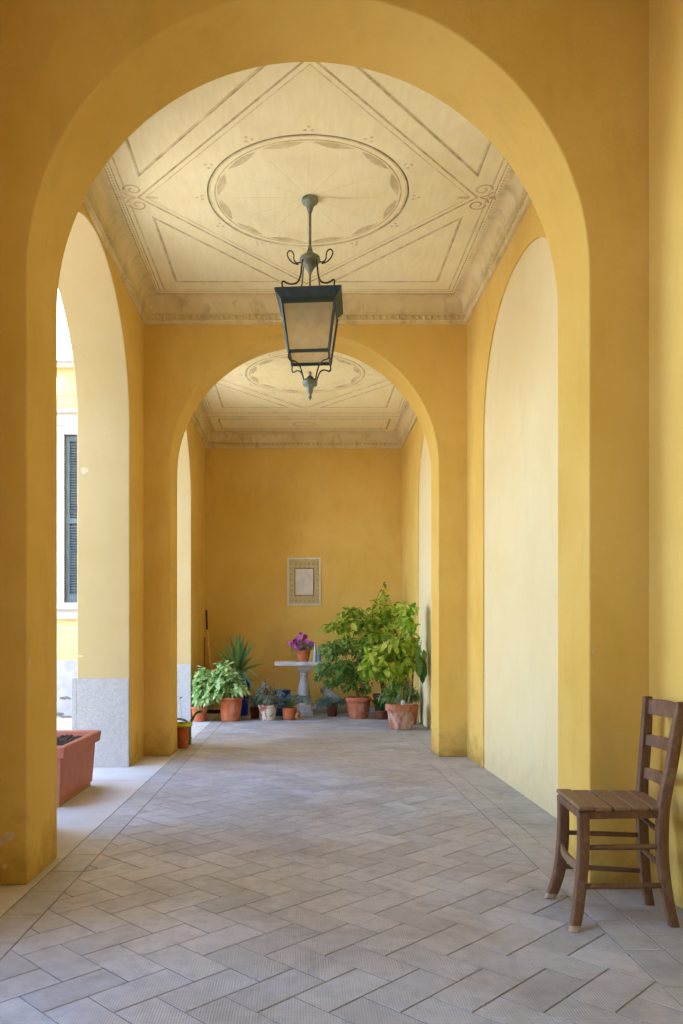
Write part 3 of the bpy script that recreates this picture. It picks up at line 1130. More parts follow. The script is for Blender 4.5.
for a, b in (((i0.x - .012, i0.z - .012), (i1.x + .012, i0.z)), ((i0.x - .012, i1.z), (i1.x + .012, i1.z + .012)), ((i0.x - .012, i0.z), (i0.x, i1.z)), ((i1.x, i0.z), (i1.x + .012, i1.z))):
    m.box((a[0], YE - .034, a[1]), (b[0], YE - .018, b[1]))
m.build('inner_frame', m_simple('bronze_line', lin(150, 116, 78), lin(130, 100, 66), 20, .6), pl)
m = MB()
m.box((i0.x, YE - .028, i0.z), (i1.x, YE - .018, i1.z))
m.build('marble_panel', M['marble'], pl)
m = MB()
for a, b in (((.62, .88), (.86, .6)), ((.42, .15), (.44, .55)), ((.44, .55), (.36, .7)), ((.3, .62), (.42, .66)), ((.2, .6), (.28, .45))):
    A = V((i0.x + (i1.x - i0.x) * a[0], YE - .0285, i0.z + (i1.z - i0.z) * a[1]))
    B = V((i0.x + (i1.x - i0.x) * b[0], YE - .0285, i0.z + (i1.z - i0.z) * b[1]))
    m.tube([A, B], .0022, 5)
m.build('incised_lines', M['stone'], pl)
m = MB()
m.box((XL, 12.15, 0), (XR, YE, .065))
struct(m, 'trim_3', M['stone'], 'low grey stone kerb along the end wall', 'kerb', bevel=.008)

# ------------------------------------------------------------------ stone table
TY = 11.75
ts = F / TY
tx = (304 - CX) / ts
tb = thing('stone_table', 'grey stone table with a turned baluster column, under the plaque', 'table', (tx, TY, 0))
m = MB()
zt0, zt1 = EYE - (666 - CY) / ts, EYE - (661.4 - CY) / ts
xl, xr = (274.8 - CX) / ts, (324.5 - CX) / ts
m.box((xl, TY - .2, zt0 + .005), (xr, TY + .24, zt1))
m.build('tabletop', M['stone'], tb, bevel=.014, seg=3)
m = MB()
for hw, a, b in ((.1, .668, zt0 + .006), (.082, .65, .67), (.07, .636, .652)):
    m.box((tx - hw, TY - hw, a), (tx + hw, TY + hw, b))
m.build('capital', M['stone'], tb, bevel=.006)
m = MB()
m.lathe([(.0, .155), (.09, .155), (.095, .17), (.088, .19), (.075, .2), (.085, .23), (.094, .28), (.09, .34), (.076, .42), (.062, .5), (.056, .56), (.054, .585), (.062, .592), (.062, .606), (.054, .612), (.056, .63), (.062, .64), (0, .64)], (tx, TY, 0), 28)
m.build('column', M['stone'], tb)
m = MB()
m.box((tx - .1, TY - .1, .07), (tx + .1, TY + .1, .158))
m.box((tx - .12, TY - .14, 0), (tx + .13, TY + .14, .075))
m.build('plinth', M['stone'], tb, bevel=.006)
ZT = zt1


# ------------------------------------------------------------------ pots and plants
def pot(parent, c, r_top, r_bot, h, mat, rim_h=.06, rim_o=.014, n=32, bands=0, name='pot', soil=True):
    wall_ = .016
    prof = [(0, .0), (r_bot * .96, 0), (r_bot, .006)]
    hb_ = h - rim_h
    for k in range(1, 9):
        t = k / 8
        r = r_bot + (r_top - rim_o - r_bot) * t
        if bands and k in (3, 4, 6):
            r += .004
        prof.append((r, .006 + (hb_ - .006) * t))
    prof += [(r_top - .003, hb_ + .002), (r_top, hb_ + .008), (r_top, h - .006), (r_top - .004, h), (r_top - wall_, h), (r_top - wall_ - .006, h - .02), (r_top - wall_ - .01, h - .05), (0, h - .055)]
    m = MB()
    m.lathe(prof, c, n)
    m.build(name, mat, parent)
    if soil:
        m = MB()
        m.lathe([(r_top - wall_ - .007, h - .05), (r_top - wall_ - .007, h - .03), (r_top * .5, h - .022), (0, h - .018)], c, 20)
        m.build('soil', M['soil'], parent)


def plant_thing(name, label, px, py, Y, cat='potted plant', z=0):
    p = V(((px - CX) * Y / F, Y, z))
    return thing(name, label, cat, p), p


def rdir(r, el=(-.2, 1.0)):
    a = r.uniform(0, 2 * PI)
    e = r.uniform(*el)
    return V((math.cos(a) * math.cos(e), math.sin(a) * math.cos(e), math.sin(e)))


def bushy(parent, base, targets, leaf_L, leaf_W, per, mat, stem_mat, seed, stem_r=.004, spread=.05, droop=.4, start=.35, foliage_name='foliage', pairs=False, el=(-.6, .9), fold=.2):
    """stems from the base to the targets, leaves along each stem from the fraction start."""
    r = random.Random(seed)
    st, lf = MB(), MB()
    for T in targets:
        T = V(T)
        b = V(base) + V((r.uniform(-.03, .03), r.uniform(-.03, .03), 0))
        mid = b + (T - b) * .5 + V((0, 0, .12 * (T - b).length)) + V((r.uniform(-1, 1), r.uniform(-1, 1), 0)) * .03
        path = crom([b, mid, T], 7)
        st.tube(path, [stem_r * (1 - .6 * i / (len(path) - 1)) for i in range(len(path))], 5)
        for k in range(per):
            t = start + (1 - start) * (k + r.random()) / per
            f = t * (len(path) - 1)
            i = min(int(f), len(path) - 2)
            q = path[i] + (path[i + 1] - path[i]) * (f - i)
            ax = (path[i + 1] - path[i]).normalized()
            for s in ((0, PI) if pairs else (0,)):
                a = k * 2.4 + s + r.uniform(-.4, .4)
                u = ax.cross(V((.3, .2, 1))).normalized()
                w = ax.cross(u)
                d = (u * math.cos(a) + w * math.sin(a)) + ax * r.uniform(.1, .9)
                d = d.normalized()
                d.z += r.uniform(*el) * .3
                o = V((r.uniform(-1, 1), r.uniform(-1, 1), r.uniform(-1, 1))) * spread
                L = leaf_L * r.uniform(.7, 1.2)
                lf.leaf(q + o, d, V((r.uniform(-.4, .4), r.uniform(-.5, .1), 1)), L, leaf_W * r.uniform(.8, 1.2), droop * r.uniform(.4, 1.3), fold)
    st.build('stems', stem_mat, parent)
    lf.build(foliage_name, mat, parent)


def cloud(mb, r, c, rad, n, L, W, droop=.35, mi=0, n_seg=4, out=.8):
    """leaves scattered through an ellipsoid, mostly facing outward and hanging a little."""
    c = V(c)
    for k in range(n):
        while True:
            o = V((r.uniform(-1, 1), r.uniform(-1, 1), r.uniform(-1, 1)))
            if o.length < 1 and o.length > .25:
                break
        p = c + V((o.x * rad[0], o.y * rad[1], o.z * rad[2]))
        d = (o * out + V((r.uniform(-1, 1), r.uniform(-1, 1), r.uniform(-.9, .5)))).normalized()
        mb.leaf(p - d * L * .4, d, V((r.uniform(-.5, .5), r.uniform(-.8, .2), 1)), L * r.uniform(.65, 1.2), W * r.uniform(.75, 1.2), droop * r.uniform(.3, 1.4), .18, n_seg, mi)


# sage bushes
def bush_targets(r, base, n, rx, ry, h, px=0, zmin=.05):
    out = []
    for k in range(n):
        a = r.uniform(0, 2 * PI)
        e = r.uniform(.0, 1.0)
        rr = math.sqrt(e)
        z = h * (1 - .75 * rr * rr) * r.uniform(.75, 1.05)
        out.append(V(base) + V((max(math.cos(a) * rx * rr + px, -1.41 - base[0]), math.sin(a) * ry * rr, max(zmin - base[2], z))))
    return out


r = random.Random(11)
Y = 10.95
t, p = plant_thing('potted_sage', 'bushy pale green plant in a plain terracotta pot, the larger of the two', 230.7, 0, Y)
pot(t, p, .172, .125, .325, M['terra'], .035, .012)
bushy(t, p + V((0, 0, .3)), bush_targets(r, p + V((0, 0, .3)), 58, .3, .26, .5, -.11), .1, .045, 12, M['sage'], M['gstem'], 12, .004, .012, .35, .25, pairs=True)
t, p = plant_thing('potted_sage', 'bushy pale green plant in a smaller terracotta pot beside the jamb dado', 199.5, 0, 10.9)
pot(t, p, .12, .085, .2, M['terra'], .035, .01)
bushy(t, p + V((0, 0, .19)), bush_targets(r, p + V((0, 0, .19)), 56, .24, .22, .56, .06), .1, .045, 12, M['sage'], M['gstem'], 13, .004, .012, .35, .25, pairs=True)
# small plant peeping out beside it
t, p = plant_thing('potted_seedling', 'small light green leafy plant low beside the dado and sage pot', 189.5, 0, 11.15)
pot(t, p, .06, .045, .1, M['terra_dark'], .02, .006)
bushy(t, p + V((0, 0, .08)), bush_targets(r, p + V((0, 0, .08)), 12, .09, .09, .14), .055, .032, 6, M['fern'], M['gstem'], 14, .003, .008)

# yucca in a blue glazed pot
Y = 11.75
t, p = plant_thing('potted_yucca', 'spiky yucca with long green leaves in a bright blue glazed pot', 239.5, 0, Y)
pot(t, p, .17, .125, .53, M['blue'], .05, .01)
m = MB()
hd = at(237.5, 671, Y)
m.tube([p + V((0, 0, .48)), (hd.x, hd.y, hd.z - .0)], [.035, .03], 10)
m.build('trunk', M['stem'], t)
m = MB()
tips = [(229, 633, -.05), (234.5, 628, 0), (240, 638, -.1), (249, 637, .05), (256, 640, .0), (211, 645, .05), (213, 652, -.1), (220, 641, .15), (243, 639, .15), (266, 664, .1), (259, 677, -.1), (252, 690, -.15), (247, 692, -.2), (262, 655, -.2), (216, 660, -.25), (225, 640, -.2), (252, 657, .3), (239, 630, .2), (232, 690, -.2), (222, 668, .2), (253, 647, -.2), (238, 684, -.28), (227, 652, -.3), (246, 648, -.25), (258, 668, .25), (245, 633, -.1)]
rr = random.Random(5)
for px, py, dy in tips:
    tp = at(px, py, Y) + V((0, dy, 0))
    b = V((hd.x + rr.uniform(-.015, .015), hd.y + rr.uniform(-.015, .015), hd.z + rr.uniform(-.04, .05)))
    d = tp - b
    L = d.length
    dr = .15 if d.z > 0 else .45
    m.leaf(b, d + V((0, 0, dr * L)), V((0, -.6, 1)), L * (1.12 if d.z > 0 else 1.05), .06, dr, .35, 7, 0, .35)
m.build('foliage', M['yucca'], t)

# lime rimmed pot by the arch pier
Y = 8.22
t, p = plant_thing('potted_succulent', 'small terracotta pot with a lime green rim, half hidden behind the arch pier', 181, 0, Y)
p.x = t.location.x = -1.215
pot(t, p, .073, .055, .24, M['terra'], .03, .006, soil=True)
m = MB()
m.lathe([(.076, .222), (.098, .226), (.1, .24), (.098, .262), (.088, .262), (.078, .245), (.076, .222)], p, 28)
m.build('rim_tray', M['lime'], t)
m = MB()
rr = random.Random(9)
for k in range(34):
    d = rdir(rr, (.1, 1.2))
    m.leaf(p + V((0, 0, .24)) + V((d.x, d.y, 0)) * .03, d, V((0, 0, 1)), rr.uniform(.05, .09), .024, .5, .3)
m.build('foliage', M['olive'], t)
m = MB()
a = p + V((.0, 0, .25))
b = at(182, 698, Y)
m.tube(crom([a, (a.x - .01, a.y, a.z + .1), b + V((-.02, 0, -.02)), b], 5), .0022, 5)
m.leaf(b + V((-.03, 0, -.012)), V((1, 0, .8)), V((0, -1, .3)), .05, .016, .1, .2)
m.build('dry_stem', M['dry'], t)

# watering can: only its spout shows past the pot
wc = thing('watering_can', 'olive green plastic watering can, its long spout showing past the lime rimmed pot', 'watering can', (-1.25, 8.47, 0))
m = MB()
m.lathe([(0, 0), (.1, 0), (.106, .01), (.104, .19), (.096, .2), (.06, .215), (.058, .21), (.09, .19), (.098, .015), (0, .012)], (-1.27, 8.5, 0), 28)
m.build('body', M['can'], wc)
m = MB()
cv = crom([(-1.185, 8.5, .06), at(187.5, 733, 8.47), at(191, 722, 8.47), at(196, 713.5, 8.47), at(200.5, 711.5, 8.47)], 6)
m.tube(cv, [.03 - .016 * min(1, i / 8) for i in range(len(cv))], 12)
m.build('spout', M['can'], wc)
m = MB()
q = at(200.5, 711.5, 8.47)
qa = at(203.8, 711.8, 8.47)
m.tube([q, lerp3(q, qa, .4), qa], [.015, .02, .024], 14)
m.build('spout_tip', M['can_tip'], wc)
m = MB()
m.tube(crom([(-1.33, 8.5, .05), (-1.43, 8.5, .1), (-1.42, 8.5, .22), (-1.32, 8.5, .27), (-1.22, 8.5, .25), (-1.2, 8.5, .2)], 6), .011, 8)
m.build('handle', M['can'], wc)

# poles in the left corner
bp = thing('broom', 'pale wooden broom handle with a dark upper end leaning in the corner', 'broom', at(212.5, 700, 12.0).to_2d().to_3d())
a, b, c_ = V((at(212.8, 668, 12.1).x + .03, 12.08, .02)), at(207, 630, 12.47), at(206.4, 610, 12.54)
m = MB()
m.tube([a, b], .018, 10)
m.build('handle', M['broom'], bp)
m = MB()
m.tube([b, c_], .0145, 10)
m.build('grip', M['darkpole'], bp)
m = MB()
m.box((a.x - .13, a.y - .03, .0), (a.x + .13, a.y + .03, .05))
rr = random.Random(2)
for k in range(60):
    x = a.x - .12 + .24 * k / 59
    for dy in (-.02, 0, .02):
        m.tube([(x, a.y + dy, .05), (x + rr.uniform(-.01, .01), a.y + dy * 1.6, .001)], .0025, 4)
m.build('brush', M['darkpole'], bp)
m = MB()
m.tube([V((-1.45, 11.95, .0)), V((-1.468, 12.15, .6)), V((-1.482, 12.3, 1.14))], .011, 10)
tag(m.build('pole', M['stem'], loc=(-1.455, 11.95, 0)), 'thin brown pole leaning against the left wall beside the broom', 'pole')

# small pots in the middle
Y = 11.35
t, p = plant_thing('potted_shrub', 'thin leaved olive green shrub in a small dark brown pot', 254.8, 0, Y)
pot(t, p, .075, .058, .165, M['terra_dark'], .03, .006)
bushy(t, p + V((0, 0, .15)), bush_targets(r, p + V((0, 0, .15)), 26, .16, .14, .27), .075, .01, 9, M['olive'], M['gstem'], 21, .003, .01)
Y = 11.05
t, p = plant_thing('potted_shrub', 'spiky grey blue shrub in a terracotta pot with peeling white paint', 267.7, 0, Y)
pot(t, p, .135, .098, .21, M['terra_peel'], .03, .008)
bushy(t, p + V((0, 0, .19)), bush_targets(r, p + V((0, 0, .19)), 40, .23, .18, .38), .1, .015, 9, M['bluish'], M['stem'], 22, .006, .01)
Y = 11.1
t, p = plant_thing('potted_succulent', 'grey blue rosette succulent trailing over a round terracotta pot', 289.5, 0, Y)
m = MB()
m.lathe([(0, 0), (.075, 0), (.09, .02), (.098, .07), (.098, .12), (.1, .125), (.1, .165), (.094, .168), (.085, .16), (.08, .14), (0, .135)], p, 30)
m.build('pot', M['terra'], t)
m = MB()
m.lathe([(.083, .14), (.06, .15), (0, .155)], p, 20)
m.build('soil', M['soil'], t)
m = MB()
st = MB()
rr = random.Random(31)
for (px, py, dy) in ((281, 705, -.03), (288, 699, -.05), (294, 701, -.08), (299, 700, 0), (305, 702, -.06), (303, 698, .05), (284, 701, .05), (291, 697, .06), (297, 697, .1), (308, 701, .02), (279, 708, 0)):
    c_ = at(px, py, Y) + V((0, dy - .05, 0))
    st.tube(crom([p + V((0, 0, .14)), lerp3(p + V((0, 0, .14)), c_, .5) + V((0, 0, .05)), c_], 4), .006, 5)
    for k in range(15):
        a_ = k * 2.4
        el = .15 + .9 * k / 15
        d = V((math.cos(a_) * math.cos(el), math.sin(a_) * math.cos(el), math.sin(el)))
        m.leaf(c_, d, V((0, 0, 1)), .085 * (1.1 - .4 * k / 15), .032, .2, .4, 4, 0, .55)
st.build('stems', M['gstem'], t)
m.build('foliage', M['succ'], t)
m = MB()
for k in range(9):
    m.leaf(p + V((.1 + rr.uniform(0, .05), -.06 + rr.uniform(-.03, .03), .05 + rr.uniform(0, .1))), rdir(rr, (-1, .2)), V((0, -1, .5)), .06, .034, .3, .3)
m.build('dry_leaves', M['dry'], t)
t, p = plant_thing('plant_pot', 'round dark blue glazed pot behind the succulent, beside the table column', 281.5, 0, 11.7, 'pot')
m = MB()
m.lathe([(0, 0), (.1, 0), (.11, .01), (.135, .12), (.145, .24), (.14, .3), (.128, .33), (.125, .345), (.138, .352), (.138, .375), (.13, .378), (.118, .37), (.115, .33), (0, .32)], p, 32)
m.build('pot', M['navy'], t)
m = MB()
m.lathe([(.117, .33), (.06, .338), (0, .34)], p, 20)
m.build('soil', M['soil'], t)
# trailing plant right of the table
Y = 11.6
t, p = plant_thing('potted_trailing_plant', 'low grey green spreading plant in a small dark pot beneath the stone fragment', 332, 0, Y)
pot(t, p, .085, .065, .15, M['terra_dark'], .03, .006)
bushy(t, p + V((0, 0, .14)), bush_targets(r, p + V((0, 0, .14)), 44, .3, .16, .17, 0, .03), .085, .016, 9, M['bluish'], M['gstem'], 33, .003, .01, .6)
# stone fragment leaning slantwise against the wall on the kerb
sf = MB()
a, b = at(321.5, 688.5, 12.05), at(338, 700, 12.0)
path = crom([a + (a - b) * .02, lerp3(a, b, .12), lerp3(a, b, .3), lerp3(a, b, .6), lerp3(a, b, 1.0), lerp3(a, b, 1.25) + V((0, .0, .0))], 5)
n_ = len(path)
rads = [.02, .045, .058, .062, .058, .05, .05, .056, .064, .07, .072, .074, .074, .072, .07, .068, .066, .064, .06, .056, .054, .052, .05, .045, .04, .03][:n_]
rads += [.03] * (n_ - len(rads))
sf.tube(path, rads, 12)
sfo = sf.build('stone_fragment', M['stone'], loc=(b.x, b.y, .065))
tag(sfo, 'pale grey carved stone fragment tilted above the low spreading plant', 'stone')
# rest of the fragment: the block it lies on
m = MB()
cx_, cz_ = lerp3(a, b, .75).x, lerp3(a, b, .75).z
m.box((cx_ - .06, 11.98, .065), (cx_ + .11, 12.2, cz_ - .12))
tag(m.build('stone_block', M['stone'], bevel=.01, loc=(cx_, 12.09, .065)), 'rough grey stone block under the tilted carved fragment', 'stone')

# banded pot with the dark glossy shrub
Y = 11.3
t, p = plant_thing('potted_ficus', 'dense dark green small leaved shrub in a banded terracotta pot', 358.5, 0, Y)
pot(t, p, .178, .13, .3, M['terra_band'], .06, .012, bands=1)
m = MB()
top_ = at(350, 668, Y)
rr = random.Random(41)
for k in range(9):
    e = at(rr.uniform(322, 372), rr.uniform(642, 680), Y) + V((0, rr.uniform(-.25, .15), 0))
    m.tube(crom([p + V((rr.uniform(-.02, .02), rr.uniform(-.02, .02), .27)), lerp3(p + V((0, 0, .27)), top_, .6), lerp3(top_, e, .5) + V((0, 0, .03)), e], 5), [.012 - .0005 * i for i in range(16)], 6)
m.build('stems', M['stem'], t)
m = MB()
for (px, py, rx, rz, n, dy) in ((330, 650, 11, 9, 150, 0), (345, 645, 13, 10, 190, .05), (362, 650, 12, 11, 170, 0), (324, 668, 9, 9, 130, -.05), (340, 668, 14, 12, 230, -.08), (358, 670, 14, 12, 220, 0), (372, 662, 9, 12, 120, .05), (332, 681, 9, 6, 80, 0), (349, 684, 10, 7, 90, .0), (318, 676, 4, 5, 26, -.05), (366, 686, 8, 8, 70, .05)):
    c_ = at(px, py, Y) + V((0, dy, 0))
    cloud(m, rr, c_, (rx * Y / F, .22, rz * Y / F), int(n * 1.4), .068, .029, .35)
m.build('foliage', M['ficus'], t)

# tall light green shrub in the corner behind
Y = 11.75
Y = 11.95
t, p = plant_thing('potted_tall_shrub', 'tallest shrub, its long yellow green sprays spreading above the dark shrub', 384, 0, Y)
pot(t, p, .17, .13, .3, M['terra_dark'], .05, .012)
m = MB()
rr = random.Random(51)
lf = MB()
sprays = [((384, 690), (378, 640), (372, 612), (384, 583), 34, -.1), ((382, 690), (372, 640), (352, 618), (319, 628), 40, -.3), ((382, 690), (374, 640), (358, 612), (340, 613), 34, -.15), ((384, 690), (384, 640), (388, 612), (396, 603), 34, -.1), ((385, 690), (390, 650), (396, 620), (401, 606), 30, -.25), ((383, 690), (376, 640), (364, 615), (352, 607), 30, .05), ((384, 690), (382, 640), (380, 615), (378, 600), 40, -.2),
          ((383, 690), (376, 645), (360, 630), (336, 636), 36, -.35), ((384, 690), (384, 650), (388, 630), (398, 622), 40, -.3), ((383, 690), (380, 655), (372, 634), (362, 622), 44, -.35), ((384, 690), (386, 660), (392, 645), (399, 638), 30, -.2), ((383, 690), (379, 650), (375, 628), (384, 610), 40, -.3), ((383, 690), (376, 650), (366, 640), (350, 640), 30, -.4)]
for pts, dy in [((s[0], s[1], s[2], s[3], s[4]), s[5]) for s in sprays]:
    n = pts[4]
    W = [at(q[0], q[1], Y) + V((0, dy * i / 3, 0)) for i, q in enumerate(pts[:4])]
    W[0] = p + V((rr.uniform(-.03, .03), rr.uniform(-.03, .03), .27))
    cv = crom(W, 8)
    m.tube(cv, [.012 * (1 - .8 * i / (len(cv) - 1)) for i in range(len(cv))], 6)
    for k in range(n):
        f = (.4 + .6 * (k + rr.random()) / n) * (len(cv) - 1)
        i = min(int(f), len(cv) - 2)
        q = cv[i] + (cv[i + 1] - cv[i]) * (f - i)
        ax = (cv[i + 1] - cv[i]).normalized()
        sd = ax.cross(V((0, 0, 1))).normalized() if abs(ax.z) < .95 else V((1, 0, 0))
        d = ax * rr.uniform(.2, .8) + sd * rr.choice((-1, 1)) * rr.uniform(.5, 1) + V((0, -.3, rr.uniform(-.6, .25)))
        off = d.normalized() * rr.uniform(0, .05)
        lf.leaf(q + off, d, V((rr.uniform(-.3, .3), -.5, 1)), rr.uniform(.085, .13), rr.uniform(.038, .052), rr.uniform(.2, .7), .2, 4, 0, .5)
m.build('stems', M['stem'], t)
for (px, py, rx, rz, n, dy) in ((384, 606, 7, 16, 60, -.1), (366, 618, 20, 9, 120, -.15), (345, 624, 16, 7, 70, -.2), (391, 616, 11, 10, 80, -.2), (380, 626, 18, 10, 130, -.25), (372, 640, 18, 8, 90, -.3), (332, 628, 10, 4, 26, -.2), (352, 612, 10, 6, 40, -.1)):
    cloud(lf, rr, at(px, py, Y) + V((0, dy, 0)), (rx * Y / F, .2, rz * Y / F), n, .12, .058, .3)
lf.build('foliage', M['tall'], t)

# front pot with the broad light green leaves
Y = 9.95
t, p = plant_thing('potted_citrus', 'broad leaved light green shrub with stakes in a lime stained terracotta pot', 401.3, 0, Y)
pot(t, p, .2, .138, .315, M['terra_white'], .085, .024)
m = MB()
fork = at(404, 683, Y)
m.tube(crom([p + V((.01, 0, .28)), at(403, 692, Y), fork], 5), [.016, .0155, .015, .015, .0145, .014, .014, .0135, .0135, .013, .013], 8)
tw = [((404, 683), (398, 668), (385, 655), (370, 650), 30, -.1), ((404, 683), (400, 665), (390, 645), (380, 628), 34, 0), ((404, 683), (408, 665), (412, 640), (412, 605), 34, .0), ((404, 683), (410, 670), (418, 655), (421, 640), 20, -.05), ((404, 683), (396, 672), (380, 668), (366, 664), 30, -.15),
      ((404, 683), (400, 665), (398, 645), (400, 632), 34, -.2), ((404, 683), (394, 672), (384, 664), (372, 672), 26, .1), ((404, 683), (402, 668), (404, 655), (408, 645), 30, -.25), ((404, 683), (398, 670), (390, 660), (384, 640), 30, -.25), ((404, 683), (396, 675), (386, 676), (376, 684), 20, -.1), ((404, 683), (410, 668), (414, 652), (406, 634), 24, .1), ((404, 683), (400, 670), (394, 668), (388, 676), 18, -.25)]
lf = MB()
rr = random.Random(61)
for s in tw:
    W = [at(q[0], q[1], Y) + V((0, s[5] * i / 3, 0)) for i, q in enumerate(s[:4])]
    cv = crom(W, 7)
    m.tube(cv, [.01 * (1 - .75 * i / (len(cv) - 1)) for i in range(len(cv))], 6)
    for k in range(s[4] // 2):
        f = (.3 + .7 * (k + rr.random()) / s[4]) * (len(cv) - 1)
        i = min(int(f), len(cv) - 2)
        q = cv[i] + (cv[i + 1] - cv[i]) * (f - i)
        ax = (cv[i + 1] - cv[i]).normalized()
        d = ax * .4 + V((rr.uniform(-1, 1), rr.uniform(-1.1, .7), rr.uniform(-.7, .4)))
        off = d.normalized() * rr.uniform(0, .06)
        lf.leaf(q + off, d, V((rr.uniform(-.4, .4), -.6, 1)), rr.uniform(.09, .14), rr.uniform(.045, .062), rr.uniform(.3, .8), .18, 4, 0, .5)
m.build('trunk', M['stem'], t)
for (px, py, rx, rz, n, dy) in ((376, 656, 15, 11, 100, -.1), (394, 646, 17, 13, 130, -.05), (388, 668, 18, 11, 110, -.1), (410, 642, 11, 18, 90, .05), (402, 664, 13, 10, 70, -.1), (408, 622, 9, 12, 60, .05), (411, 608, 7, 8, 34, .05), (404, 610, 6, 8, 26, .1), (368, 668, 10, 8, 46, -.1)):
    cloud(lf, rr, at(px, py, Y) + V((0, dy, 0)), (rx * Y / F, .2, rz * Y / F), n, .12, .066, .3)
lf.build('foliage', M['citrus'], t)
# big drooping dark leaves on its wall side
lf = MB()
m = MB()
W = [fork, at(409, 668, Y), at(415, 657, Y) + V((0, -.1, 0)), at(423, 660, Y) + V((0, -.15, 0))]
cv = crom(W, 6)
m.tube(cv, .006, 6)
for k, (px, py) in enumerate(((417, 652), (423, 655), (427, 663), (419, 670), (424, 668), (421, 677), (417, 661), (428, 672), (416, 672), (394, 684), (396, 688))):
    q = at(px, py, Y) + V((0, -.12 + .02 * (k % 3), 0))
    lf.leaf(q + V((0, 0, .07)), V((rr.uniform(-.25, .35), -.3, -1)), V((.2, -1, .2)), .15, .075, .05, .15, 5, 0, .5)
m.build('twig', M['stem'], t)
lf.build('drooping_leaves', M['ficus'], t)['label'] = 'large dark green drooping leaves'
for (xa_, ya_, xb_, yb_) in ((397.6, 706, 399, 686), (407.5, 706, 411, 684)):
    m = MB()
    m.tube([at(xa_, ya_, Y - .08) + V((0, 0, -.03)), at(xb_, yb_, Y - .06)], .009, 8)
    m.build('stake', M['stake'], t)
m = MB()
q = at(403, 704, Y - .03)
m.lathe([(.024, -.045), (.027, -.02), (.024, .02), (.018, .045), (0, .046)], q, 12)
m.build('trunk_wrap', M['tag'], t)

# ferny plant in the pot behind
Y = 10.55
t, p = plant_thing('potted_fern', 'feathery mid green plant in the terracotta pot hidden behind the lime stained pot', 408.2, 0, Y)
pot(t, p, .14, .105, .255, M['terra'], .05, .01)
bushy(t, p + V((0, 0, .23)), bush_targets(r, p + V((0, 0, .23)), 70, .3, .2, .42, -.12), .08, .02, 13, M['fern'], M['gstem'], 71, .003, .015)
# strap leaved plant between the banded pot and the corner
Y = 11.35
t, p = plant_thing('potted_lily', 'dark strap leaved plant between the banded pot and the front pot', 381, 0, Y)
p.y = t.location.y = 11.2
pot(t, p, .1, .08, .12, M['terra_dark'], .03, .006)
m = MB()
rr = random.Random(81)
for k in range(44):
    a_ = k * 2.4
    L = rr.uniform(.26, .42)
    d = V((math.cos(a_) * .45, math.sin(a_) * .3, 1))
    m.leaf(p + V((math.cos(a_) * .04, math.sin(a_) * .04, .11)), d, V((math.cos(a_), math.sin(a_), .3)), L, .034, .5, .3, 6, 0, .4)
m.build('foliage', M['darkleaf'], t)
# thin dark pole by the right wall
m = MB()
m.tube([V((1.49, 10.9, 0)), V((1.535, 10.98, .62)), V((1.56, 11.0, 1.1))], .012, 8)
tag(m.build('pole', M['darkpole'], loc=(1.49, 10.9, 0)), 'thin dark pole leaning on the cream blind arch behind the front pot', 'pole')

# ------------------------------------------------------------------ on the table
fp = thing('potted_petunia', 'purple flowering petunia in a small terracotta pot on the stone table', 'potted plant', V(((303.6 - CX) * 11.7 / F, 11.7, ZT)))
p = V(fp.location)
pot(fp, p, .098, .072, .165, M['terra'], .05, .007)
rr = random.Random(91)
g, fl, st = MB(), MB(), MB()
for k in range(46):
    d = rdir(rr, (-.1, 1.2))
    q = p + V((0, 0, .17)) + V((d.x * .16, d.y * .14, d.z * .13))
    st.tube([p + V((d.x * .03, d.y * .03, .14)), q], .002, 4)
    for e in range(3):
        g.leaf(q + rdir(rr, (-1, 1)) * .03, rdir(rr, (-.3, .9)), V((0, -.3, 1)), .055, .026, .4, .2)
for (px, py) in ((289, 643), (292, 644), (295, 641.5), (298, 645), (300, 641), (304, 640), (305, 637), (303, 645), (300, 647), (297, 649), (304, 649), (311, 643), (313, 644.5), (310.5, 646), (301, 634), (299, 638), (306, 642), (294, 646)):
    c_ = at(px, py, 11.7) + V((0, rr.uniform(-.12, -.02), 0))
    st.tube([p + V((0, 0, .15)), lerp3(p + V((0, 0, .15)), c_, .6) + V((0, 0, .02)), c_], .002, 4)
    fn = V((rr.uniform(-.5, .5), -1, rr.uniform(-.1, .6))).normalized()
    u = fn.cross(V((0, 0, 1))).normalized()
    w = u.cross(fn)
    R = rr.uniform(.03, .042)
    pts = [c_ - fn * .012]
    for k in range(20):
        a_ = 2 * PI * k / 20
        rad = R * (.86 + .14 * abs(math.cos(2.5 * a_)))
        pts.append(c_ + (u * math.cos(a_) + w * math.sin(a_)) * rad + fn * (.012 + rr.uniform(-.004, .004)))
    fl.add(pts, [(0, 1 + k, 1 + (k + 1) % 20) for k in range(20)], 0, True)
st.build('stems', M['gstem'], fp)
g.build('foliage', M['ficus'], fp)
fl.build('blossoms', M['petal'], fp)
bx = at(315, 661, 11.58)
b1 = MB()
b1.lathe([(0, 0), (.028, 0), (.032, .006), (.032, .13), (.028, .165), (.016, .2), (.0125, .215), (.0125, .265), (.016, .268), (.016, .28), (.0115, .281), (.0105, .26), (.0105, .21), (.013, .2), (.026, .16), (.029, .13), (.029, .01), (0, .006)], (0, 0, 0), 24)
bo = b1.build('glass_bottle', M['glass'])
bo.location = (bx.x, 11.58, ZT)
tag(bo, 'clear glass bottle beside the petunia pot on the stone table', 'bottle')
bt = thing('plastic_bottle', 'slim blue bottle with a pale cap near the stone table edge', 'bottle', (at(319.4, 661, 11.74).x, 11.74, ZT))
m = MB()
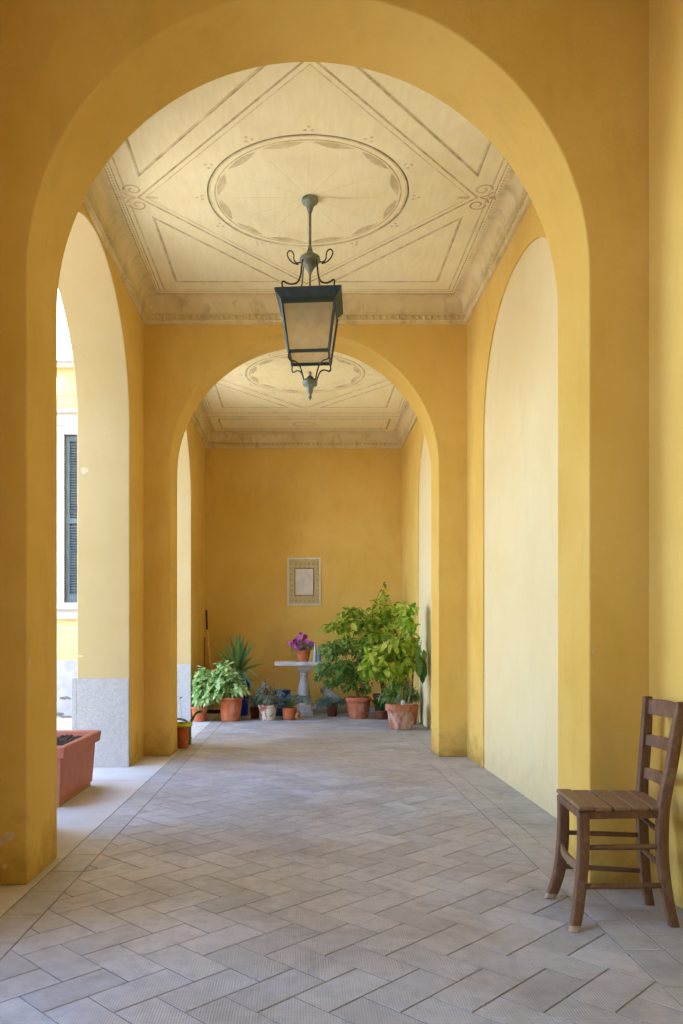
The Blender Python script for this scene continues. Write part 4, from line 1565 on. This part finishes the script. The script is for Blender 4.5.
m.lathe([(0, 0), (.022, 0), (.025, .005), (.025, .13), (.022, .165), (.014, .195), (.01, .205), (0, .205)], V(bt.location), 22)
m.build('bottle_body', M['bottle_blue'], bt)
m = MB()
m.lathe([(0, .2), (.0125, .2), (.0125, .232), (.01, .236), (0, .236)], V(bt.location), 16)
m.build('cap', M['tag'], bt)

# ------------------------------------------------------------------ light, sky, camera
W = bpy.data.worlds.new('sky')
sc.world = W
W.use_nodes = True
nt = W.node_tree
nt.nodes.clear()
o = nt.nodes.new('ShaderNodeOutputWorld')
bg = nt.nodes.new('ShaderNodeBackground')
sk = nt.nodes.new('ShaderNodeTexSky')
sk.sky_type = 'NISHITA'
sk.sun_disc = False
sk.sun_elevation = math.radians(52)
sk.sun_rotation = math.radians(160)
sk.air_density, sk.dust_density, sk.ozone_density = 1.0, 1.0, 1.0
bg.inputs['Strength'].default_value = .55
nt.links.new(sk.outputs[0], bg.inputs[0])
nt.links.new(bg.outputs[0], o.inputs[0])
ld = bpy.data.lights.new('sun', 'SUN')
ld.energy = 12
ld.angle = math.radians(.6)
ld.color = (1, .97, .92)
lo = bpy.data.objects.new('sun', ld)
C.objects.link(lo)
lo.rotation_euler = V((-.3, .6, -.8)).to_track_quat('-Z', 'Y').to_euler()
lo.location = (0, 0, 12)

cd = bpy.data.cameras.new('camera')
cam = bpy.data.objects.new('camera', cd)
C.objects.link(cam)
cam.location = (0, 0, EYE)
cam.rotation_euler = (PI / 2, 0, 0)
cd.sensor_width = 36
cd.lens = F * 36 / 1024
cd.shift_x = (341.5 - CX) / 1024
cd.shift_y = (CY - 512) / 1024
cd.clip_start = .05
sc.camera = cam
vs_ = sc.view_settings
vs_.view_transform = 'Standard'
vs_.look = 'None'
vs_.gamma = 1
vs_.use_curve_mapping = False
vs_.exposure = 1.83
sc.cycles.max_bounces = 16
sc.cycles.diffuse_bounces = 10
sc.cycles.transparent_max_bounces = 16
sc.cycles.caustics_reflective = False
sc.cycles.caustics_refractive = False
sc.cycles.use_denoising = True
